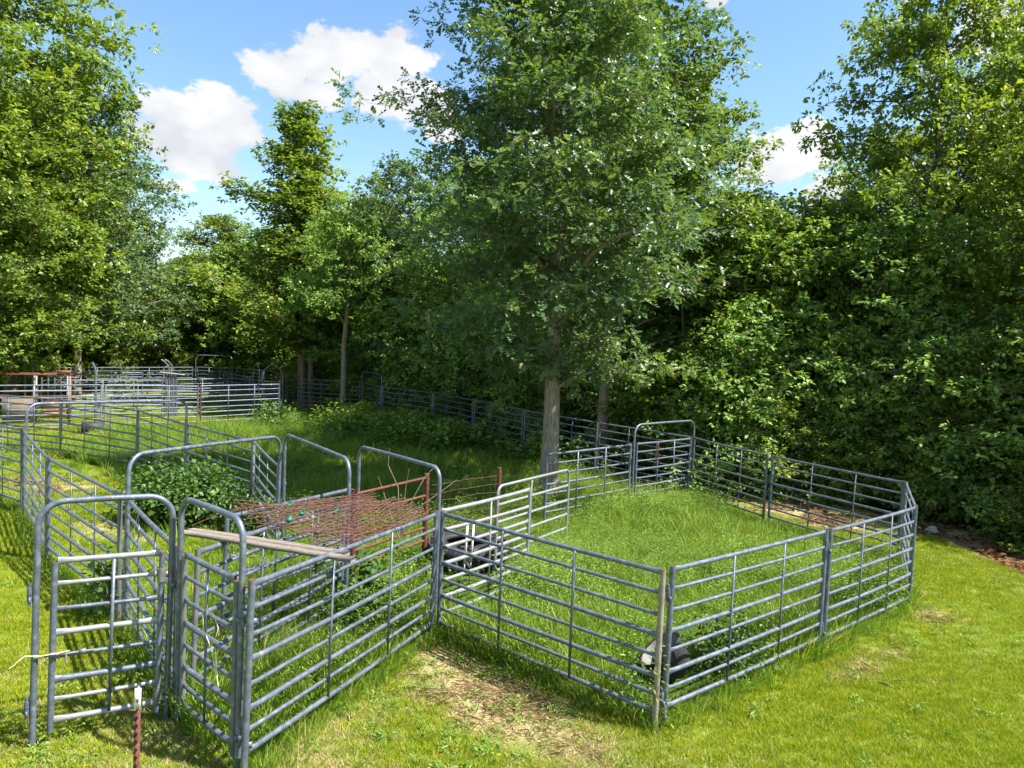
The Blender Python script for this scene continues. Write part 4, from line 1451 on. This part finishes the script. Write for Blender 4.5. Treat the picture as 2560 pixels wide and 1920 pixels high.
def weed_plant(seed, h, n, leaf, mat='weed_leaf', spread=.5):
    r = np.random.RandomState(seed)
    z = h * (.12 + .88 * r.rand(n))
    a = r.rand(n) * 6.28
    q = spread * h * (.15 + .55 * r.rand(n)) * (1.1 - .5 * z / h)
    pos = np.stack([np.cos(a) * q, np.sin(a) * q, z], 1)
    axis = np.stack([np.cos(a), np.sin(a), r.normal(-.1, .4, n)], 1)
    nor = np.array([0, 0, 1.]) + r.normal(0, .35, (n, 3))
    ln = leaf * np.clip(r.normal(1, .25, n), .5, 1.6)
    return leaves_mesh('weed', pos, axis, nor, ln, ln * (.55 if leaf < .06 else .95), np.clip(.3 + .4 * z / h + r.normal(0, .18, n), 0, 1), M[mat])


def lying(seed, n, rad, mat, leaf=False):
    """bits lying on the ground: straw or dead leaves"""
    r = np.random.RandomState(seed)
    a, q = r.rand(n) * 6.28, np.sqrt(r.rand(n)) * rad
    pos = np.stack([np.cos(a) * q, np.sin(a) * q, .008 + .022 * r.rand(n)], 1)
    b = r.rand(n) * 6.28
    axis = np.stack([np.cos(b), np.sin(b), r.normal(0, .18, n)], 1)
    nor = np.array([0, 0, 1.]) + r.normal(0, .3, (n, 3))
    ln = (.09 if leaf else .10) * np.clip(r.normal(1, .35, n), .3, 2)
    return leaves_mesh('bits', pos, axis, nor, ln, ln * (1.0 if leaf else .03), np.clip(r.normal(.35 if leaf else .72, .22, n), 0, 1), M[mat])


def scatter_group():
    ng = bpy.data.node_groups.get('scatter')
    if ng:
        return ng
    ng = bpy.data.node_groups.new('scatter', 'GeometryNodeTree')
    ng.interface.new_socket('Geometry', in_out='INPUT', socket_type='NodeSocketGeometry')
    ng.interface.new_socket('Collection', in_out='INPUT', socket_type='NodeSocketCollection')
    ng.interface.new_socket('Geometry', in_out='OUTPUT', socket_type='NodeSocketGeometry')
    n, l = ng.nodes, ng.links
    gi, go = n.new('NodeGroupInput'), n.new('NodeGroupOutput')
    ci = n.new('GeometryNodeCollectionInfo')
    ci.inputs['Separate Children'].default_value = True
    ci.inputs['Reset Children'].default_value = True
    l.new(gi.outputs['Collection'], ci.inputs['Collection'])
    ip = n.new('GeometryNodeInstanceOnPoints')
    ip.inputs['Pick Instance'].default_value = True
    l.new(gi.outputs['Geometry'], ip.inputs['Points'])
    l.new(ci.outputs[0], ip.inputs['Instance'])

    def attr(nm, ty):
        a = n.new('GeometryNodeInputNamedAttribute')
        a.data_type = ty
        a.inputs[0].default_value = nm
        return a.outputs[0]
    l.new(attr('pick', 'INT'), ip.inputs['Instance Index'])
    e = n.new('FunctionNodeEulerToRotation')
    l.new(attr('turn', 'FLOAT_VECTOR'), e.inputs[0])
    l.new(e.outputs[0], ip.inputs['Rotation'])
    l.new(attr('size', 'FLOAT_VECTOR'), ip.inputs['Scale'])
    l.new(ip.outputs[0], go.inputs[0])
    return ng


def scatter(name, label, xy, sources, smin, smax, seed, cat='grass', tilt=.12, lift=0.0, smul=None, dry=None, ndry=0):
    r = np.random.RandomState(seed)
    n = len(xy)
    z = gz(xy[:, 0], xy[:, 1]) + .035 * (vnoise(xy[:, 0], xy[:, 1], .9, 1) - .5) + .02 * (vnoise(xy[:, 0], xy[:, 1], 2.7, 2) - .5) + lift
    me = bpy.data.meshes.new(name)
    me.vertices.add(n)
    me.vertices.foreach_set('co', np.column_stack([xy, z]).astype(np.float32).ravel())
    a = me.attributes.new('pick', 'INT', 'POINT')
    pick = r.randint(0, len(sources) - ndry, n)
    if dry is not None:
        isd = r.rand(n) < dry
        pick[isd] = len(sources) - ndry + r.randint(0, ndry, isd.sum())
    a.data.foreach_set('value', pick.astype(np.int32))
    a = me.attributes.new('turn', 'FLOAT_VECTOR', 'POINT')
    a.data.foreach_set('vector', np.column_stack([r.normal(0, tilt, n), r.normal(0, tilt, n), r.rand(n) * 6.28]).astype(np.float32).ravel())
    s = smin + (smax - smin) * r.rand(n)
    if smul is not None:
        s = s * smul
    a = me.attributes.new('size', 'FLOAT_VECTOR', 'POINT')
    a.data.foreach_set('vector', np.column_stack([s, s, s * (.75 + .5 * r.rand(n))]).astype(np.float32).ravel())
    col = bpy.data.collections.new(name + '_source')
    for i, m in enumerate(sources):
        col.objects.link(bpy.data.objects.new('%s_%d' % (name, i), m))
    o = put(name, me)
    md = o.modifiers.new('scatter', 'NODES')
    md.node_group = scatter_group()
    for it in md.node_group.interface.items_tree:
        if it.in_out == 'INPUT' and it.name == 'Collection':
            md[it.identifier] = col
    me.materials.append(sources[0].materials[0])
    tag(o, label, cat, None, 'stuff')
    return o


rg = np.random.RandomState(9)


def pts(n, x0, x1, y0, y1):
    q = np.column_stack([rg.uniform(x0, x1, n), rg.uniform(y0, y1, n)])
    return q[np.abs(q[:, 0]) < q[:, 1] * .80 + 1.5]


def keep(q, prob):
    return q[rg.rand(len(q)) < prob]


CLEAR = [(-.66, 11.78, .95), (-.70, 10.95, .85), (-.62, 10.3, .75), (-.55, 9.6, .6), (1.9, 7.7, .6), (1.75, 7.3, .35)]


def clear(x, y):
    k = np.ones(np.shape(x))
    for cx, cy, cr in CLEAR:
        k = np.where(np.hypot(x - cx, y - cy) < cr, .12, k)
    return k


ENC = lambda x, y: inside(PEN, x, y) | inside(ALLEY, x, y) | inside(FIELD, x, y)
lawn_src = [tuft('lawn_tuft', 'blade_lawn', k, 36, .085, .018, .048, .006, 1.0, .05, .1, .85, 1) for k in range(5)] + [tuft('dry_tuft', 'straw', 60 + k, 34, .095, .012, .035, .005, 1.6, .1, .2, .9, 1) for k in range(3)]
Q = np.concatenate([pts(46000, -8, 9, 3.6, 9), pts(42000, -12, 13, 9, 17), pts(26000, -22, 16, 17, 30)])
x, y = Q[:, 0], Q[:, 1]
ok = ~ENC(x, y) & ~inside(WOODS, x, y)
pr = np.where(ok, 1 - .85 * np.clip(bare_amount(x, y) * 1.25, 0, 1), 0) * (.55 + .45 * np.clip(vnoise(x, y, 1.7, 8) * 1.6, 0, 1))
Q = keep(Q, pr)
scatter('lawn_grass', 'short mown yellow-green lawn grass around the pens', Q, lawn_src, .75, 1.25, 1, smul=1 + .035 * np.clip(Q[:, 1] - 8, 0, 20), ndry=3,
        dry=np.clip(bare_amount(Q[:, 0], Q[:, 1]) * 1.2 + .85 * ell(Q[:, 0], Q[:, 1], -1.2, 5.6, 3.4, 2.2) * vnoise(Q[:, 0], Q[:, 1], 1.6, 21) + .30 * np.clip(vnoise(Q[:, 0], Q[:, 1], .8, 22) - .55, 0, 1) * 1.4 + .02, 0, .95))

lush_src = [tuft('lush_tuft', 'blade_lush', 20 + k, 30, .10, .10, .30, .009, .75, .05, .05, .9, 2) for k in range(5)]
Q = np.concatenate([pts(24000, -5, 8, 5.5, 18.5), pts(19000, -15, 5, 11, 33.5)])
x, y = Q[:, 0], Q[:, 1]
pr = np.where(inside(PEN, x, y) | inside(ALLEY, x, y), 1.0, np.where(inside(FIELD, x, y), .75, np.where(inside(LEFTPEN, x, y), .22, 0)))
pr = pr * (1 - .7 * bare_amount(x, y)) * (.6 + .4 * vnoise(x, y, .8, 4)) * np.clip(clear(x, y) * 3.5, 0, 1)
Q = keep(Q, pr)
scatter('pasture_grass', 'lush uncut green grass inside the pens', Q, lush_src, .6, 1.25, 2, smul=(.45 + 1.15 * vnoise(Q[:, 0], Q[:, 1], .7, 6)) * np.where(clear(Q[:, 0], Q[:, 1]) < .5, .5, 1))
# uncut fringe along the fence lines
fr = []
for o in list(C.objects):
    if o.name.startswith('fence_panel') and o.location.y < 26:
        L = max(c.location.x for c in o.children)
        a = o.rotation_euler.z
        n = int(L * 34)
        u, w = rg.rand(n) * L, rg.normal(0, .09, n)
        fr.append(np.column_stack([o.location.x + u * math.cos(a) - w * math.sin(a), o.location.y + u * math.sin(a) + w * math.cos(a)]))
fr = np.concatenate(fr)
scatter('fence_line_grass', 'uncut grass fringe under the fence rails', keep(fr, .9), lush_src, .45, .95, 3)
weed_src = [weed_plant(k, .52, 140, .036, spread=.6) for k in range(4)]
Q = np.concatenate([pts(7500, -1, 8, 6.5, 18.5), pts(1500, -5, 3, 5.5, 14), pts(5200, -15, 5, 11, 34)])
x, y = Q[:, 0], Q[:, 1]
pr = np.where(inside(PEN, x, y), .10 + .85 * np.clip((vnoise(x, y, .5, 12) - .4) * 4, 0, 1), np.where(inside(ALLEY, x, y), .35, np.where(inside(FIELD, x, y), 1.0 * np.clip((vnoise(x, y, .5, 13) - .3) * 2.2, 0, 1), 0)))
Q = keep(Q, np.where(clear(x, y) < .5, 0, pr))
scatter('pen_weeds', 'fine-leaved green weeds through the grass of the right pen', Q, weed_src, .45, 1.2, 4, cat='weeds', smul=(.5 + .9 * vnoise(Q[:, 0], Q[:, 1], .55, 31)))
lw_src = [weed_plant(80 + k, .07, 26, .034, spread=1.6) for k in range(3)]
Q = np.concatenate([pts(2600, -7, 9, 3.6, 10), pts(2600, -12, 12, 10, 20)])
x, y = Q[:, 0], Q[:, 1]
Q = keep(Q, np.where(ENC(x, y) | inside(WOODS, x, y), 0, np.clip((vnoise(x, y, .9, 41) - .45) * 3, .06, .9)))
scatter('lawn_weeds', 'low clover and plantain dotted through the mown lawn', Q, lw_src, .7, 1.5, 14, cat='weeds')
big_src = [weed_plant(30 + k, .75, 46, .13, spread=.5) for k in range(4)]
Q = pts(2400, -8, 3, 20, 31)
x, y = Q[:, 0], Q[:, 1]
e1 = ell(x, y, -4.3, 25.8, 3.4, 1.8, R(-42))
fl = np.abs((x - 4.7) * .70 + (y - 18.3) * .71) < .8
Q = keep(Q, np.clip(e1 * 2.2, 0, 1) + .35 * fl * (y > 21))
scatter('weed_bank', 'thick bank of broad-leaved weeds in front of the back fence', Q, big_src, .7, 1.3, 5, cat='weeds')
straw_src = [lying(k, 30, .2, 'straw') for k in range(4)]
Q = np.concatenate([pts(9000, -3, 8, 5, 13), pts(5000, -17, 12, 13, 28)])
Q = keep(Q, np.clip(bare_amount(Q[:, 0], Q[:, 1]) * 1.3, 0, 1) * .42)
scatter('straw', 'dry straw scattered on the trodden ground', Q, straw_src, .6, 1.3, 6, cat='straw', tilt=.05)
M['dead_leaf'] = leaf_mat('dead_leaves', [(0, (.07, .03, .015)), (.4, (.17, .08, .035)), (.8, (.30, .17, .08)), (1, (.42, .28, .15))], trans=.15, rough=.8, spec=.1, tcol=(1, 1, 1))
litter_src = [lying(50 + k, 46, .3, 'dead_leaf', True) for k in range(3)]
Q = pts(5200, -14, 15, 12, 36)
x, y = Q[:, 0], Q[:, 1]
Q = keep(Q, np.where(inside(WOODS, x, y), .8, .5 * bare_amount(x, y) * (y > 14)))
scatter('leaf_litter', 'brown dead leaves on the floor of the wood', Q, litter_src, .8, 1.4, 7, cat='leaves', tilt=.05)
